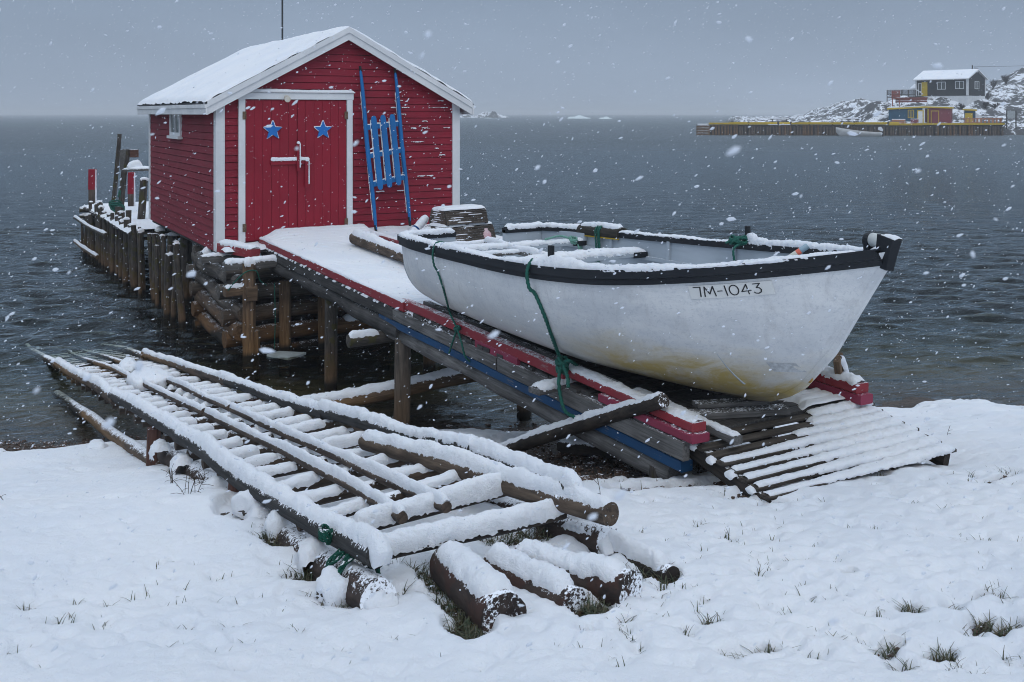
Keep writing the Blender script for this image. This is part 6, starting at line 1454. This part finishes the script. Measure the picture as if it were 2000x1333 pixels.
# far small shed and skerries
loc, rz = facing(1586, 310, .6, R(12)); fs = thing('far_shed', 'lone grey shed with snowy roof far along the shore', 'shed', loc, rz)
lbox('wall', fs, M_greydark, -1.3, 1.3, 0, 2.6, -.4, 1.9); mb = MB(); mb.loft([np.array([(-1.5, y, 1.9), (1.5, y, 1.9), (.9, y, 2.9), (-.9, y, 2.9)]) for y in (2.8, -.2)]); obj('roof', mb, SNOW, fs)
def skerry(name, label, px, t, wid, hgt, seed, mat):
    x, y, _ = fx(px, t); s0 = spx(px, t); n, m_ = 70, 24; X, Y = np.meshgrid(np.linspace(-1, 1, n), np.linspace(-1, 1, m_), indexing='ij')
    e = np.clip(1 - X ** 2 - Y ** 2, 0, 1); Z = -.6 + hgt * e ** .6 * (.55 + .75 * fbm(np.stack([X * wid / 14, Y * 2, X * 0 + seed], -1), seed, 4)); Z = np.maximum(Z, -.8)
    S2 = s0 + X * wid / 2; T2 = t + Y * wid * .3
    o = npmesh(name, np.stack([.5 * T2 + .866 * S2, .866 * T2 - .5 * S2, Z], -1).reshape(-1, 3), gridfaces(m_ if 0 else n, m_, flip=True), mat, None, False); return o
tag(skerry('skerry', '', 942, 820, 46, 4.6, 3, rock_snow('skerry_rock', th=.45)), kind='structure')
tag(skerry('skerry', '', 964, 800, 14, 4.6, 5, rock_snow('skerry_rock2', th=.50)), kind='structure')
tag(skerry('skerry', '', 1560, 420, 50, 3.2, 8, rock_snow('skerry_rock3', th=.5)), kind='structure')
ice = plain('ice', (.75, .86, .88), .4, 0, .1)
for i, (px, w2, lab) in enumerate(((1184, 10, 'small pale ice floe, the farther right of the pair'), (1132, 18, 'long low ice floe near the horizon'), (958, 16, 'flat pale ice in front of the far skerry'))): tag(skerry('ice_floe', '', px, 640 + 40 * i, w2, 2.0, 11 + i, ice), lab, 'ice floe')

# ------------------------------------------------------------------ haze and falling snow
mb = MB(); mb.box(-4500, 4500, -4500, 4500, -6.5, 15.5)
m = bpy.data.materials.new('haze'); m.use_nodes = True; n = m.node_tree; n.nodes.clear(); o_ = n.nodes.new('ShaderNodeOutputMaterial'); pv = n.nodes.new('ShaderNodeVolumePrincipled')
pv.inputs['Density'].default_value = .00080; pv.inputs['Color'].default_value = (.90, .93, .97, 1); pv.inputs['Anisotropy'].default_value = 0.0
n.links.new(pv.outputs[0], o_.inputs['Volume']); hzo = wobj('haze', mb, m); tag(hzo, kind='stuff')
def flakes():
    rg = np.random.RandomState(5); K = 15000
    t = 1.4 + (14.6 - 1.4) * rg.rand(K) ** .60; px = rg.uniform(-60, 2060, K); py = rg.uniform(-60, 1390, K)
    t[:90] = 16; t[:36] = rg.uniform(.5, 1.3, 36); t[90:4000] = rg.uniform(14, 34, 3910)
    th = np.linspace(0, 2 * math.pi, 6, endpoint=False); V = []; Fq = []
    rt = np.array([.8660254, -.5, 0]); up = np.array([0, 0, 1.]); fw = np.array([.5, .8660254, 0])
    for i in range(K):
        c = at(px[i], py[i], t=t[i])
        if c[2] < gz(c[0], c[1]) + .08 or c[2] < .05: continue
        r = rg.uniform(.0016, .0034) * (1.4 if 90 <= i < 4000 else .75 if i < 90 else 1) * (1 + .5 * (rg.rand() < .10)); el = rg.uniform(1.4, 3.2); a = R(27) + rg.randn() * .38
        d = rt * math.cos(a) + up * math.sin(a) + fw * rg.randn() * .3; d /= np.linalg.norm(d); e = np.cross(d, fw); e /= np.linalg.norm(e); f = np.cross(d, e); o = len(V)
        V.append(c - d * r * el)
        for lv, rr in ((-.45, .85), (.35, .95)):
            for q in th: j = rg.uniform(.65, 1.25); V.append(c + d * r * el * lv + (e * math.cos(q) + f * math.sin(q)) * r * rr * j)
        V.append(c + d * r * el)
        for k in range(6):
            k2 = (k + 1) % 6; Fq += [(o, o + 1 + k2, o + 1 + k), (o + 1 + k, o + 1 + k2, o + 7 + k2), (o + 1 + k, o + 7 + k2, o + 7 + k), (o + 7 + k, o + 7 + k2, o + 13)]
    m, n, p = new_mat('falling_snow'); p.inputs['Base Color'].default_value = SNOWC + (1,); p.inputs['Roughness'].default_value = .8; p.inputs['Alpha'].default_value = .8
    p.inputs['Subsurface Weight'].default_value = 0
    tr = N(n, 'ShaderNodeBsdfTranslucent'); tr.inputs[0].default_value = SNOWC + (1,); ms = n.nodes.new('ShaderNodeMixShader'); ms.inputs[0].default_value = .5
    n.links.new(p.outputs[0], ms.inputs[1]); n.links.new(tr.outputs[0], ms.inputs[2]); n.links.new(ms.outputs[0], [x for x in n.nodes if x.type == 'OUTPUT_MATERIAL'][0].inputs[0])
    tag(npmesh('falling_snow', V, Fq, m, None, True), kind='stuff')
flakes()
